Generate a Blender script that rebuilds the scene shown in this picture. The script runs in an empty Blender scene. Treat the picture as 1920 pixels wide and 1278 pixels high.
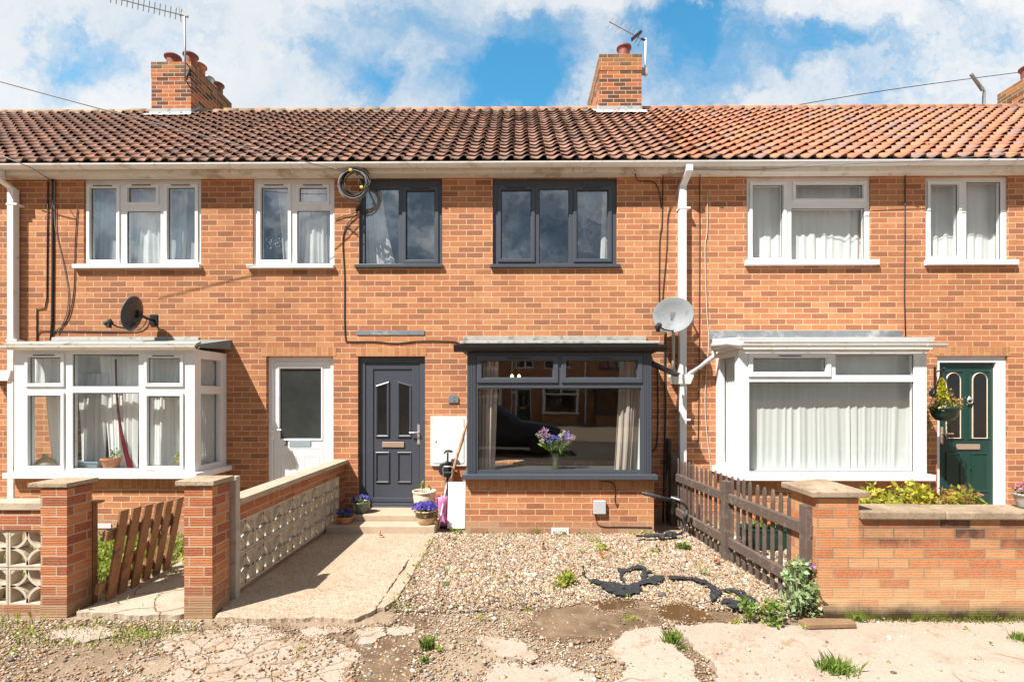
import bpy, bmesh, math, random
import numpy as np
from mathutils import Vector, Matrix
random.seed(7); RNG = np.random.default_rng(7)
S = bpy.context.scene; COL = S.collection; PI = math.pi; R_ = math.radians
# ------------------------------------------------------------------ camera, sky, sun, exposure
F = 906.7; HY = 745.0; CZ = 1.65; CY = -6.5; YAW = R_(0.55)
cam = bpy.data.objects.new('camera', bpy.data.cameras.new('camera')); COL.objects.link(cam)
cam.data.sensor_width = 36; cam.data.lens = F*36/1920; cam.data.shift_y = (HY-639)/1920
cam.data.clip_start = .05; cam.data.clip_end = 2000
cam.location = (0, CY, CZ); cam.rotation_euler = (PI/2, 0, YAW); S.camera = cam
S.view_settings.view_transform = 'Standard'; S.view_settings.look = 'None'
S.view_settings.exposure = 0.95; S.view_settings.gamma = 1
S.render.engine = 'CYCLES'; S.cycles.use_denoising = True
S.cycles.max_bounces = 8; S.cycles.transparent_max_bounces = 12; S.cycles.caustics_reflective = False; S.cycles.caustics_refractive = False
AZ = R_(45.7); EL = R_(52.7)
sd = Vector((-math.sin(AZ)*math.cos(EL), -math.cos(AZ)*math.cos(EL), math.sin(EL)))
sun = bpy.data.objects.new('sun', bpy.data.lights.new('sun', 'SUN')); COL.objects.link(sun)
sun.data.energy = 5.0; sun.data.angle = R_(.5); sun.data.color = (1, .962, .90)
sun.rotation_euler = sd.to_track_quat('Z', 'Y').to_euler(); sun.location = sd*40

class NT:
    """small node-tree helper"""
    def __init__(s, tree): s.t = tree; s.t.nodes.clear()
    def n(s, typ, ins=None, **kw):
        nd = s.t.nodes.new(typ)
        for k, v in kw.items(): setattr(nd, k, v)
        for k, v in (ins or {}).items():
            i = nd.inputs[k]
            if isinstance(v, bpy.types.NodeSocket): s.t.links.new(v, i)
            else: i.default_value = v
        return nd
    def math(s, op, a, b=0.0, c=None, clamp=False):
        nd = s.n('ShaderNodeMath', operation=op, use_clamp=clamp)
        for i, v in enumerate((a, b) if c is None else (a, b, c)):
            if isinstance(v, bpy.types.NodeSocket): s.t.links.new(v, nd.inputs[i])
            else: nd.inputs[i].default_value = v
        return nd.outputs[0]
    def mix(s, f, a, b, mode='MIX'):
        nd = s.n('ShaderNodeMix', data_type='RGBA', blend_type=mode)
        for i, v in ((0, f), (6, a), (7, b)):
            if isinstance(v, bpy.types.NodeSocket): s.t.links.new(v, nd.inputs[i])
            else: nd.inputs[i].default_value = v if i == 0 else tuple(v)+((1,) if len(v) == 3 else ())
        return nd.outputs[2]
    def noise(s, vec, scale, detail=4, rough=.55, dist=0):
        return s.n('ShaderNodeTexNoise', {'Vector': vec, 'Scale': scale, 'Detail': detail, 'Roughness': rough, 'Distortion': dist}).outputs[0]
    def ramp(s, fac, stops, interp='LINEAR'):
        nd = s.n('ShaderNodeValToRGB', {'Fac': fac}); r = nd.color_ramp; r.interpolation = interp
        while len(r.elements) < len(stops): r.elements.new(.5)
        for e, (p, c) in zip(r.elements, stops):
            e.position = p; e.color = (c, c, c, 1) if isinstance(c, (int, float)) else (*c, 1)
        return nd.outputs[0]
    def mr(s, v, a, b, c=0., d=1., smooth=True):
        return s.n('ShaderNodeMapRange', {'Value': v, 'From Min': a, 'From Max': b, 'To Min': c, 'To Max': d}, interpolation_type='SMOOTHSTEP' if smooth else 'LINEAR').outputs[0]

W = bpy.data.worlds.new('World'); S.world = W; W.use_nodes = True
w = NT(W.node_tree)
out = w.n('ShaderNodeOutputWorld')
bg = w.n('ShaderNodeBackground', {'Strength': .1}); w.t.links.new(bg.outputs[0], out.inputs[0])
sky = w.n('ShaderNodeTexSky', sky_type='NISHITA', sun_disc=False, sun_elevation=EL, sun_rotation=math.atan2(sd.x, sd.y) % (2*PI), air_density=1.0, dust_density=.4, ozone_density=2.5).outputs[0]
tc = w.n('ShaderNodeTexCoord').outputs['Generated']
sep = w.n('ShaderNodeSeparateXYZ', {0: tc})
ay = w.math('MAXIMUM', w.math('ABSOLUTE', sep.outputs[1]), .12)
u0 = w.math('DIVIDE', sep.outputs[0], ay); v0 = w.math('DIVIDE', sep.outputs[2], ay)
uv = w.n('ShaderNodeCombineXYZ', {0: u0, 1: v0, 2: w.math('MULTIPLY', w.math('GREATER_THAN', sep.outputs[1], 0), 3.0)}).outputs[0]
dn = w.n('ShaderNodeTexNoise', {'Vector': uv, 'Scale': 5.0, 'Detail': 9, 'Roughness': .66}).outputs[1]
off = w.n('ShaderNodeVectorMath', {0: w.n('ShaderNodeVectorMath', {0: dn, 1: (.5, .5, .5)}, operation='SUBTRACT').outputs[0], 'Scale': .36}, operation='SCALE').outputs[0]
uvd = w.n('ShaderNodeVectorMath', {0: uv, 1: off}, operation='ADD').outputs[0]
sp2 = w.n('ShaderNodeSeparateXYZ', {0: uvd}); ud, vd = sp2.outputs[0], sp2.outputs[1]
hole = 0.0
for (cx, cy, rx, ry, st) in ((945, 160, 120, 88, 1.12), (712, 180, 50, 70, .62), (130, 75, 90, 80, .52), (1290, 8, 105, 58, .85), (1025, 45, 95, 50, .42),
                             (1050, 165, 70, 60, .34), (1250, 120, 90, 90, .30), (1500, 150, 300, 90, .30), (1420, 80, 300, 80, .26), (580, 130, 70, 60, .22), (1650, 70, 240, 80, .22), (830, 40, 150, 50, .18), (420, 40, 160, 60, .12)):
    a = w.math('MULTIPLY', w.math('SUBTRACT', ud, (cx-968)/F), F/rx); b = w.math('MULTIPLY', w.math('SUBTRACT', vd, (HY-cy)/F), F/ry)
    d2 = w.math('ADD', w.math('MULTIPLY', a, a), w.math('MULTIPLY', b, b))
    g = w.math('MULTIPLY', w.math('POWER', 2.718, w.math('MULTIPLY', d2, -1.1)), st); hole = g if isinstance(hole, float) else w.math('ADD', hole, g)
back = w.math('LESS_THAN', sep.outputs[1], 0.0)
hole = w.math('MULTIPLY', hole, w.math('SUBTRACT', 1.0, w.math('MULTIPLY', back, .75)))
n1 = w.noise(uvd, 3.2, 7, .6)
wv = w.n('ShaderNodeMapping', {'Vector': uvd, 'Rotation': (0, 0, R_(38)), 'Scale': (2.2, 7.5, 1)}).outputs[0]
n2 = w.noise(wv, 1.4, 6, .6)
n3 = w.noise(uvd, 11, 8, .62)
dens = w.math('SUBTRACT', w.math('ADD', .76, w.math('ADD', w.math('ADD', w.math('MULTIPLY', w.math('SUBTRACT', n1, .5), 1.0), w.math('MULTIPLY', w.math('SUBTRACT', n3, .5), .55)), w.math('MULTIPLY', w.math('SUBTRACT', n2, .5), w.mr(u0, .1, .5, .15, 1.0)))), hole)
mask = w.mr(dens, -.05, .80, 0, .97)
sh = w.noise(uvd, 2.1, 6, .55); shb = w.noise(w.n('ShaderNodeMapping', {'Vector': uvd, 'Location': (1.3, .35, 0)}).outputs[0], 6.5, 7, .58)
cf = w.ramp(w.mr(w.math('ADD', w.math('MULTIPLY', mask, .5), w.math('MULTIPLY', sh, .7)), .5, .98), [(0, (2.75, 3.4, 4.1)), (.45, (3.6, 4.0, 4.4)), (1, (4.9, 4.9, 4.9))])
cb = w.ramp(shb, [(.33, (.55, .75, 1.05)), (.47, (1.3, 1.6, 2.0)), (.56, (2.6, 2.9, 3.2)), (.66, (4.6, 4.7, 4.8))])
ccol = w.mix(back, cf, cb)
skyc = w.mix(1.0, sky, (.52, 1.32, 1.33), 'MULTIPLY')
w.t.links.new(w.mix(mask, skyc, ccol), bg.inputs[0])

# ------------------------------------------------------------------ placing helpers
FW = Vector((-math.sin(YAW), math.cos(YAW), 0)); RT = Vector((math.cos(YAW), math.sin(YAW), 0))
def ray(x, y): return FW + RT*((x-960)/F) + Vector((0, 0, (HY-y)/F))
def P(x, y, Y=0.):
    d = ray(x, y); t = (Y-CY)/d.y; return d.x*t, CZ+d.z*t
def P3(x, y, Y=0.): a, b = P(x, y, Y); return Vector((a, Y, b))
def PX(x, Y=0.): return P(x, HY, Y)[0]
def PZ(y, Y=0.): return P(960, y, Y)[1]
def G(x, y, z=0.):
    d = ray(x, y); t = (z-CZ)/d.z; return d.x*t, CY+d.y*t

# ------------------------------------------------------------------ mesh builder
class MB:
    def __init__(s): s.v = []; s.f = []; s.r = []
    def add(s, vs, fs, rot=0):
        b = len(s.v); s.v += [tuple(v) for v in vs]; s.f += [tuple(b+i for i in f) for f in fs]; s.r += [rot]*len(fs); return s
    def box(s, x0, x1, y0, y1, z0, z1, rot=0, M=None):
        vs = [Vector((x, y, z)) for x in (x0, x1) for y in (y0, y1) for z in (z0, z1)]
        if M is not None: vs = [M @ v for v in vs]
        return s.add(vs, [(0, 1, 3, 2), (4, 6, 7, 5), (0, 4, 5, 1), (2, 3, 7, 6), (0, 2, 6, 4), (1, 5, 7, 3)], rot)
    def tube(s, pts, r, n=8, cap=True):
        pts = [Vector(p) for p in pts]; rr = r if isinstance(r, (list, tuple)) else [r]*len(pts)
        vs = []; up = Vector((.13, .31, .94))
        for i, p in enumerate(pts):
            t = (pts[min(i+1, len(pts)-1)]-pts[max(i-1, 0)]).normalized()
            if abs(t.dot(up)) > .98: up = Vector((.9, .3, .1))
            a = t.cross(up).normalized(); b = t.cross(a)
            vs += [p+(a*math.cos(2*PI*k/n)+b*math.sin(2*PI*k/n))*rr[i] for k in range(n)]
        fs = [(i*n+k, i*n+(k+1) % n, (i+1)*n+(k+1) % n, (i+1)*n+k) for i in range(len(pts)-1) for k in range(n)]
        if cap: fs += [tuple(range(n))[::-1], tuple((len(pts)-1)*n+k for k in range(n))]
        return s.add(vs, fs)
    def lathe(s, prof, c, n=24, M=None, ell=1.0):
        vs = [Vector((c[0]+r*math.cos(2*PI*k/n), c[1]+r*ell*math.sin(2*PI*k/n), c[2]+z)) for r, z in prof for k in range(n)]
        if M is not None: vs = [M @ (v-Vector(c))+Vector(c) for v in vs]
        m = len(prof)
        fs = [(i*n+k, i*n+(k+1) % n, (i+1)*n+(k+1) % n, (i+1)*n+k) for i in range(m-1) for k in range(n)]
        if prof[0][0] > 1e-4: fs.append(tuple(range(n))[::-1])
        if prof[-1][0] > 1e-4: fs.append(tuple((m-1)*n+k for k in range(n)))
        return s.add(vs, fs)
    def prism(s, poly, fn, d0, d1, rot=0):
        n = len(poly); vs = [fn(a, b, d0) for a, b in poly]+[fn(a, b, d1) for a, b in poly]
        return s.add(vs, [tuple(range(n)), tuple(range(n, 2*n))[::-1]]+[(i, (i+1) % n, n+(i+1) % n, n+i) for i in range(n)], rot)
    def loops(s, ls, close=True, cap0=False, cap1=False):
        n = len(ls[0]); vs = [p for l in ls for p in l]
        fs = [(i*n+k, i*n+(k+1) % n, (i+1)*n+(k+1) % n, (i+1)*n+k) for i in range(len(ls)-1) for k in range(n if close else n-1)]
        if cap0: fs.append(tuple(range(n))[::-1])
        if cap1: fs.append(tuple((len(ls)-1)*n+k for k in range(n)))
        return s.add(vs, fs)
    def plate(s, a0, a1, z0, z1, d0, d1, holes=(), side=False, rot=0, back=True):
        A = sorted({a0, a1, *[min(max(h[i], a0), a1) for h in holes for i in (0, 1)]}); Z = sorted({z0, z1, *[min(max(h[i], z0), z1) for h in holes for i in (2, 3)]})
        fn = (lambda a, z, d: (d, a, z)) if side else (lambda a, z, d: (a, d, z))
        na, nz = len(A)-1, len(Z)-1
        def solid(i, j):
            if not (0 <= i < na and 0 <= j < nz): return False
            ca, cz = (A[i]+A[i+1])/2, (Z[j]+Z[j+1])/2
            return not any(h[0] < ca < h[1] and h[2] < cz < h[3] for h in holes)
        for i in range(na):
            for j in range(nz):
                if not solid(i, j): continue
                p, q, r, t = A[i], A[i+1], Z[j], Z[j+1]
                s.add([fn(p, r, d0), fn(q, r, d0), fn(q, t, d0), fn(p, t, d0)], [(0, 1, 2, 3)], rot)
                if back: s.add([fn(p, r, d1), fn(q, r, d1), fn(q, t, d1), fn(p, t, d1)], [(3, 2, 1, 0)], rot)
                for di, dj, e in ((-1, 0, (p, r, p, t)), (1, 0, (q, r, q, t)), (0, -1, (p, r, q, r)), (0, 1, (p, t, q, t))):
                    if not solid(i+di, j+dj):
                        s.add([fn(e[0], e[1], d0), fn(e[2], e[3], d0), fn(e[2], e[3], d1), fn(e[0], e[1], d1)], [(0, 1, 2, 3)], rot)
        return s
    def build(s, name, mat, parent=None, smooth=False, bevel=0, fix=True, segs=2):
        o = ORG.get(parent.name, Vector()) if parent else None
        if o is None:
            xs = np.array(s.v); o = Vector(((xs[:, 0].min()+xs[:, 0].max())/2, (xs[:, 1].min()+xs[:, 1].max())/2, xs[:, 2].min()))
        me = bpy.data.meshes.new(name); me.from_pydata([Vector(v)-o for v in s.v], [], s.f)
        ul = me.uv_layers.new(name='UVMap').data
        for p, rot in zip(me.polygons, s.r):
            nr = p.normal; ax = max(range(3), key=lambda i: abs(nr[i]))
            for li in p.loop_indices:
                c = s.v[me.loops[li].vertex_index]
                q = (c[1], c[2]) if ax == 0 else ((c[0], c[2]) if ax == 1 else (c[0], c[1]))
                if rot == 1: q = (q[1], q[0])
                ul[li].uv = q
        if bevel or fix:
            bm = bmesh.new(); bm.from_mesh(me)
            if bevel: bmesh.ops.remove_doubles(bm, verts=bm.verts, dist=1e-5)
            bmesh.ops.recalc_face_normals(bm, faces=bm.faces); bm.to_mesh(me); bm.free()
        if smooth: me.polygons.foreach_set('use_smooth', [True]*len(me.polygons))
        me.materials.append(mat)
        ob = bpy.data.objects.new(name, me); COL.objects.link(ob)
        if parent: ob.parent = parent; ORG[ob.name] = o
        else: ob.location = o; ORG[ob.name] = o
        if bevel:
            m = ob.modifiers.new('bevel', 'BEVEL'); m.width = bevel; m.segments = segs; m.limit_method = 'ANGLE'; m.angle_limit = R_(35)
        return ob
ORG = {}
def tag(o, label=None, cat=None, group=None, kind=None):
    if label: o['label'] = label
    if cat: o['category'] = cat
    if group: o['group'] = group
    if kind: o['kind'] = kind
    return o
def thing(name, loc, label, cat, group=None):
    o = bpy.data.objects.new(name, None); o.empty_display_size = .1; COL.objects.link(o); o.location = loc; ORG[o.name] = Vector(loc)
    return tag(o, label, cat, group)
def npmesh(name, V, Fc, mat, parent=None, col=None, smooth=False):
    """V (n,3) world, Fc (m,k) equal-size faces"""
    o = ORG[parent.name] if parent else Vector(((V[:, 0].min()+V[:, 0].max())/2, (V[:, 1].min()+V[:, 1].max())/2, V[:, 2].min()))
    k = Fc.shape[1]; me = bpy.data.meshes.new(name); me.vertices.add(len(V)); me.vertices.foreach_set('co', (V-np.array(o)).astype(np.float32).ravel())
    me.loops.add(Fc.size); me.loops.foreach_set('vertex_index', Fc.astype(np.int32).ravel())
    me.polygons.add(len(Fc)); me.polygons.foreach_set('loop_start', np.arange(0, Fc.size, k, dtype=np.int32))
    if smooth: me.polygons.foreach_set('use_smooth', np.ones(len(Fc), bool))
    if col is not None:
        at = me.color_attributes.new('tint', 'FLOAT_COLOR', 'POINT'); at.data.foreach_set('color', np.c_[col, np.ones(len(col))].astype(np.float32).ravel())
    me.update(); me.materials.append(mat)
    ob = bpy.data.objects.new(name, me); COL.objects.link(ob); ORG[ob.name] = o
    if parent: ob.parent = parent
    else: ob.location = o
    return ob

# ------------------------------------------------------------------ materials
def mat(name):
    m = bpy.data.materials.new(name); m.use_nodes = True; t = NT(m.node_tree)
    o = t.n('ShaderNodeOutputMaterial'); b = t.n('ShaderNodeBsdfPrincipled'); t.t.links.new(b.outputs[0], o.inputs[0])
    return m, t, b, o
def lk(t, a, b): t.t.links.new(a, b)
def bump(t, b, h, strength=.4, dist=.01):
    n = t.n('ShaderNodeBump', {'Height': h, 'Strength': strength, 'Distance': dist}); lk(t, n.outputs[0], b.inputs['Normal'])
def plain(name, c, rough=.5, var=.12, scale=14, metal=0, bmp=0, spec=.5, c2=None, sc2=3):
    m, t, b, o = mat(name); p = t.n('ShaderNodeTexCoord').outputs['Object']
    n = t.noise(p, scale, 5)
    lo = tuple(x*(1-var) for x in c); hi = tuple(min(1, x*(1+var)) for x in c)
    col = t.mix(n, lo, hi)
    if c2: col = t.mix(t.mr(t.noise(p, sc2, 6, .65), .52, .68), col, c2)
    lk(t, col, b.inputs['Base Color']); b.inputs['Metallic'].default_value = metal; b.inputs['Specular IOR Level'].default_value = spec
    lk(t, t.mr(n, 0, 1, rough*.85, min(1, rough*1.15), False), b.inputs['Roughness'])
    if bmp: bump(t, b, t.noise(p, scale*4, 4), bmp, .004)
    return m
def brick(name, stops, mortar, mort2, reed=.0, soot=None, stain=.25, bw=.225, rh=.075, warp=.003, flat=.35, efflo=0, joint=None, topsoot=None, splash=None, topsoot2=False, foot=False):
    m, t, b, o = mat(name); uv = t.n('ShaderNodeUVMap').outputs[0]; pos = t.n('ShaderNodeNewGeometry').outputs['Position']
    wn = t.n('ShaderNodeTexNoise', {'Vector': pos, 'Scale': 16, 'Detail': 3}).outputs[1]
    wv = t.n('ShaderNodeVectorMath', {0: t.n('ShaderNodeVectorMath', {0: wn, 1: (.5, .5, .5)}, operation='SUBTRACT').outputs[0], 'Scale': warp*2}, operation='SCALE').outputs[0]
    uvw = t.n('ShaderNodeVectorMath', {0: uv, 1: wv}, operation='ADD').outputs[0]
    bt = t.n('ShaderNodeTexBrick', {'Vector': uvw, 'Color1': (0, 0, 0, 1), 'Color2': (1, 1, 1, 1), 'Mortar': (.5, .5, .5, 1), 'Scale': 1, 'Mortar Size': .0056, 'Mortar Smooth': .2, 'Bias': 0, 'Brick Width': bw, 'Row Height': rh})
    rnd, fac = bt.outputs[0], bt.outputs[1]
    n = t.noise(pos, 9, 5, .6); nf = t.noise(pos, 70, 4, .6)
    streak = t.noise(t.n('ShaderNodeMapping', {'Vector': uv, 'Scale': (9, 60, 1)}).outputs[0], 1.0, 3, .6)
    bc = t.ramp(t.math('ADD', t.math('MULTIPLY', rnd, .82), t.math('MULTIPLY', n, .2)), stops)
    bc = t.mix(t.mr(streak, .45, .75, 0, .45 if reed < .5 else .2), bc, tuple(x*.55 for x in stops[len(stops)//2][1]))
    bc = t.mix(t.mr(nf, .3, .7, 0, .30), bc, tuple(min(1, x*1.25) for x in stops[-1][1]))
    mc = t.mix(n, mortar, mort2)
    col = t.mix(fac, bc, mc)
    big = t.noise(pos, 1.1, 5, .65); drip = t.noise(t.n('ShaderNodeMapping', {'Vector': uv, 'Scale': (3.2, .45, 1)}).outputs[0], 1.3, 6, .7)
    col = t.mix(t.mr(drip, .52, .78, 0, stain*1.3), col, tuple(x*.5 for x in stops[1][1]))
    patch = t.noise(pos, .55, 4, .6); col = t.mix(t.mr(patch, .45, .70, 0, .35), col, t.mix(1.0, col, (1.12, 1.04, .92), 'MULTIPLY'))
    col = t.mix(t.mr(big, .42, .72, 0, stain), col, tuple(x*.45 for x in stops[1][1]))
    if efflo: col = t.mix(t.mr(t.noise(pos, 2.3, 6, .7), .55, .75, 0, efflo), col, (.52, .36, .22))
    zz = t.n('ShaderNodeSeparateXYZ', {0: pos}).outputs[2]
    if splash:
        k = t.math('MULTIPLY', t.mr(t.math('ADD', zz, t.math('MULTIPLY', t.math('SUBTRACT', t.noise(pos, 3.2, 5, .7), .5), .5)), splash[0], splash[1], 1, 0), t.mr(rnd, .1, .6, .35, .85)); col = t.mix(k, col, splash[2])
    if topsoot2:
        k = t.math('MULTIPLY', t.mr(t.math('ADD', zz, t.math('MULTIPLY', t.math('SUBTRACT', t.noise(pos, 4, 6, .7), .5), .5)), 7.62, 7.98), t.mr(t.noise(pos, 16, 5, .7), .40, .62, .2, .85)); col = t.mix(t.math('MULTIPLY', k, .8), col, t.mix(t.noise(pos, 7, 4), (.16, .12, .05), (.30, .22, .10)))
    if topsoot:
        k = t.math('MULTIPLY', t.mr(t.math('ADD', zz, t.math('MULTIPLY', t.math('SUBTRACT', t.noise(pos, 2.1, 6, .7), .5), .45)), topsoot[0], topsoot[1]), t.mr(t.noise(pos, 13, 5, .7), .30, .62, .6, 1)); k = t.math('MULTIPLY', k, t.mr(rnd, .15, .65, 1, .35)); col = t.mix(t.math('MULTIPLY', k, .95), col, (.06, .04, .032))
    if foot:
        k = t.mr(t.math('ADD', zz, t.math('MULTIPLY', t.math('SUBTRACT', t.noise(pos, 3.5, 6, .7), .5), .16)), .075, .13, 1, 0); k2 = t.mr(t.math('ADD', zz, t.math('MULTIPLY', t.math('SUBTRACT', t.noise(pos, 4.5, 7, .75), .5), .16)), .03, .10, 1, 0)
        col = t.mix(k, col, t.mix(n, (.36, .25, .16), (.27, .175, .105))); col = t.mix(k2, col, t.mix(t.mr(t.noise(pos, 6, 5), .42, .6), (.055, .035, .018), (.12, .115, .025)))
    if soot:
        col = t.mix(t.mr(t.noise(pos, 5, 6, .7), soot[0], soot[0]+.2, 0, soot[1]), col, soot[2])
    lk(t, col, b.inputs['Base Color']); b.inputs['Roughness'].default_value = .88; b.inputs['Specular IOR Level'].default_value = .25
    h = t.math('SUBTRACT', t.math('MULTIPLY', t.math('SUBTRACT', 1.0, fac), 1.0), 0)
    if reed:
        s2 = t.n('ShaderNodeSeparateXYZ', {0: uvw}); rd = t.math('SINE', t.math('MULTIPLY', s2.outputs[1], 2*PI/.0125*1.0))
        h = t.math('ADD', h, t.math('MULTIPLY', t.math('MULTIPLY', rd, t.math('SUBTRACT', 1.0, fac)), reed))
    h = t.math('ADD', h, t.math('MULTIPLY', nf, .5))
    bump(t, b, h, flat, .006)
    return m
def glass_mat(name, refl=.13, tint=(.93, .96, .95)):
    m = bpy.data.materials.new(name); m.use_nodes = True; t = NT(m.node_tree); o = t.n('ShaderNodeOutputMaterial')
    p = t.n('ShaderNodeTexCoord').outputs['Object']
    nb = t.n('ShaderNodeBump', {'Height': t.noise(p, 1.6, 2), 'Strength': .05, 'Distance': .02})
    tr = t.n('ShaderNodeBsdfTransparent', {'Color': (*tint, 1)}); gl = t.n('ShaderNodeBsdfGlossy', {'Color': (1, 1, 1, 1), 'Roughness': .0, 'Normal': nb.outputs[0]})
    fr = t.n('ShaderNodeLayerWeight', {'Blend': .25}).outputs['Facing']
    f = t.math('ADD', refl, t.math('MULTIPLY', t.math('POWER', fr, 4.0), .75), clamp=True)
    mx = t.n('ShaderNodeMixShader', {0: f}); lk(t, tr.outputs[0], mx.inputs[1]); lk(t, gl.outputs[0], mx.inputs[2]); lk(t, mx.outputs[0], o.inputs[0]); return m
def cloth(name, c, trans=.35, var=.1, weave=0):
    m = bpy.data.materials.new(name); m.use_nodes = True; t = NT(m.node_tree); o = t.n('ShaderNodeOutputMaterial')
    p = t.n('ShaderNodeTexCoord').outputs['Object']; col = t.mix(t.noise(p, 6, 4), tuple(x*(1-var) for x in c), c)
    d = t.n('ShaderNodeBsdfDiffuse', {'Color': col}); r = t.n('ShaderNodeBsdfTranslucent', {'Color': col})
    mx = t.n('ShaderNodeMixShader', {0: trans}); lk(t, d.outputs[0], mx.inputs[1]); lk(t, r.outputs[0], mx.inputs[2]); lk(t, mx.outputs[0], o.inputs[0]); return m
def tinted(name, rough=.8, base=(1, 1, 1), trans=0, nz=(25, .25), lichen=None, spec=.3):
    """colour from the mesh's own per-piece 'tint' attribute"""
    m, t, b, o = mat(name); a = t.n('ShaderNodeAttribute', attribute_name='tint').outputs[0]; pos = t.n('ShaderNodeNewGeometry').outputs['Position']
    col = t.mix(1.0, a, base, 'MULTIPLY')
    col = t.mix(t.mr(t.noise(pos, nz[0], 5, .65), .3, .75, 0, nz[1]), col, t.mix(1.0, col, (.45, .42, .4), 'MULTIPLY'))
    if lichen: col = t.mix(t.mr(t.noise(pos, lichen[0], 6, .7), lichen[1], lichen[1]+.12, 0, lichen[3]), col, lichen[2])
    lk(t, col, b.inputs['Base Color']); b.inputs['Roughness'].default_value = rough; b.inputs['Specular IOR Level'].default_value = spec
    if trans:
        tr = t.n('ShaderNodeBsdfTranslucent', {'Color': col}); mx = t.n('ShaderNodeMixShader', {0: trans}); lk(t, b.outputs[0], mx.inputs[1]); lk(t, tr.outputs[0], mx.inputs[2]); lk(t, mx.outputs[0], o.inputs[0])
    else: bump(t, b, t.noise(pos, nz[0]*3, 4), .25, .004)
    return m
ORB = [(.0, (.17, .068, .046)), (.2, (.255, .096, .058)), (.42, (.365, .134, .066)), (.70, (.435, .172, .080)), (1., (.50, .238, .118))]
M = {}
M['brick'] = brick('house_brick', ORB, (.62, .44, .235), (.52, .355, .185), reed=.16, stain=.26, splash=(.04, .24, (.33, .215, .14)))
M['brick_b'] = brick('house_brick_lighter', [(p, tuple(min(1, x*1.08) for x in c)) for p, c in ORB], (.64, .465, .26), (.55, .39, .215), reed=.12, stain=.18, splash=(.04, .22, (.36, .245, .165)))
M['soldier'] = brick('soldier_brick', [(0, (.36, .14, .06)), (.5, (.45, .19, .085)), (1, (.50, .25, .12))], (.52, .36, .2), (.4, .26, .15), bw=.225, rh=.075)
M['pier'] = brick('reeded_brick', [(0, (.21, .065, .042)), (.3, (.31, .092, .05)), (.6, (.43, .145, .066)), (1, (.52, .235, .105))], (.50, .39, .27), (.40, .30, .21), reed=.34, stain=.3, flat=.6, splash=(.05, .30, (.34, .22, .13)))
M['frontwall'] = None
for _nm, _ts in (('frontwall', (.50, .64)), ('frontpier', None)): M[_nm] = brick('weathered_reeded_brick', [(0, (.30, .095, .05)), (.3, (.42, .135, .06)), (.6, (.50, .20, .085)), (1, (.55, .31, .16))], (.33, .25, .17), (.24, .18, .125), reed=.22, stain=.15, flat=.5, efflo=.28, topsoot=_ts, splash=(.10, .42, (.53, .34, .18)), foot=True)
M['stack'] = brick('sooty_chimney_brick', [(0, (.028, .022, .021)), (.40, (.05, .032, .027)), (.50, (.16, .055, .03)), (.60, (.40, .115, .035)), (1, (.52, .185, .06))], (.60, .51, .41), (.46, .38, .29), stain=.10, soot=(.62, .6, (.10, .07, .04)), flat=.6, topsoot2=True)
M['white'] = plain('white_plastic', (.77, .77, .765), .35, .05, 3, c2=(.70, .685, .65), sc2=2.2)
M['gasket'] = plain('rubber_gasket', (.06, .06, .062), .7, .1, 8)
M['cream'] = plain('aged_white_plastic', (.80, .76, .70), .45, .08, 5, c2=(.62, .54, .44), sc2=5)
M['oldwhite'] = plain('painted_board', (.74, .66, .57), .6, .10, 6, c2=(.50, .40, .30), sc2=4, bmp=.2)
M['grey'] = plain('anthracite_plastic', (.062, .070, .085), .38, .06, 5)
M['doorgrey'] = plain('anthracite_door', (.058, .064, .080), .34, .08, 30, bmp=.06)
M['black'] = plain('black_plastic', (.016, .016, .018), .4, .2, 12)
M['foam'] = plain('worn_black_foam', (.03, .03, .032), .8, .4, 25, c2=(.09, .09, .09), sc2=18, bmp=.3)
M['green'] = plain('green_door', (.010, .045, .036), .33, .15, 24, bmp=.12)
M['lead'] = plain('lead_sheet', (.17, .185, .20), .55, .3, 9, c2=(.34, .35, .36), sc2=5, bmp=.3)
M['flash'] = plain('mortar_flashing', (.36, .33, .29), .85, .25, 14, c2=(.17, .15, .13), sc2=9, bmp=.8)
M['whiteflash'] = plain('pale_flashing', (.40, .40, .39), .8, .25, 18, c2=(.20, .20, .19), sc2=7, bmp=.8)
M['felt'] = plain('green_grey_felt', (.17, .21, .21), .8, .25, 8, bmp=.4)
M['pot'] = plain('red_clay_pot', (.25, .065, .045), .6, .2, 8)
M['terracotta'] = plain('terracotta', (.50, .17, .075), .7, .15, 16, c2=(.55, .33, .2), sc2=6)
M['creampot'] = plain('cream_glazed_pot', (.66, .52, .38), .4, .1, 10)
M['brownpot'] = plain('brown_glazed_band', (.075, .045, .03), .35, .3, 40, c2=(.33, .26, .18), sc2=26)
M['tanpot'] = plain('tan_glazed_pot', (.55, .38, .21), .38, .12, 8)
M['greenpot'] = plain('green_glazed_pot', (.11, .14, .095), .25, .3, 14, c2=(.03, .04, .03), sc2=9)
M['soil'] = plain('potting_soil', (.05, .033, .022), .95, .4, 50, bmp=.6)
M['steel'] = plain('galvanised_steel', (.50, .50, .49), .4, .12, 20, metal=.8)
M['alu'] = plain('aerial_aluminium', (.30, .29, .28), .5, .15, 20, metal=.5)
M['gold'] = plain('gilt_metal', (.62, .46, .34), .3, .1, 20, metal=.6)
M['chrome'] = plain('silver_metal', (.70, .70, .70), .25, .05, 20, metal=.7)
M['dish'] = plain('grey_dish', (.22, .235, .245), .6, .08, 6, c2=(.17, .18, .18), sc2=9)
M['darkdish'] = plain('dark_dish', (.055, .055, .058), .5, .15, 6)
M['cable'] = plain('black_cable', (.022, .018, .016), .6, .2, 8)
M['greycable'] = plain('grey_cable', (.20, .19, .18), .6, .2, 8)
M['wcable'] = plain('off_white_cable', (.52, .46, .38), .6, .1, 8)
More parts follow.
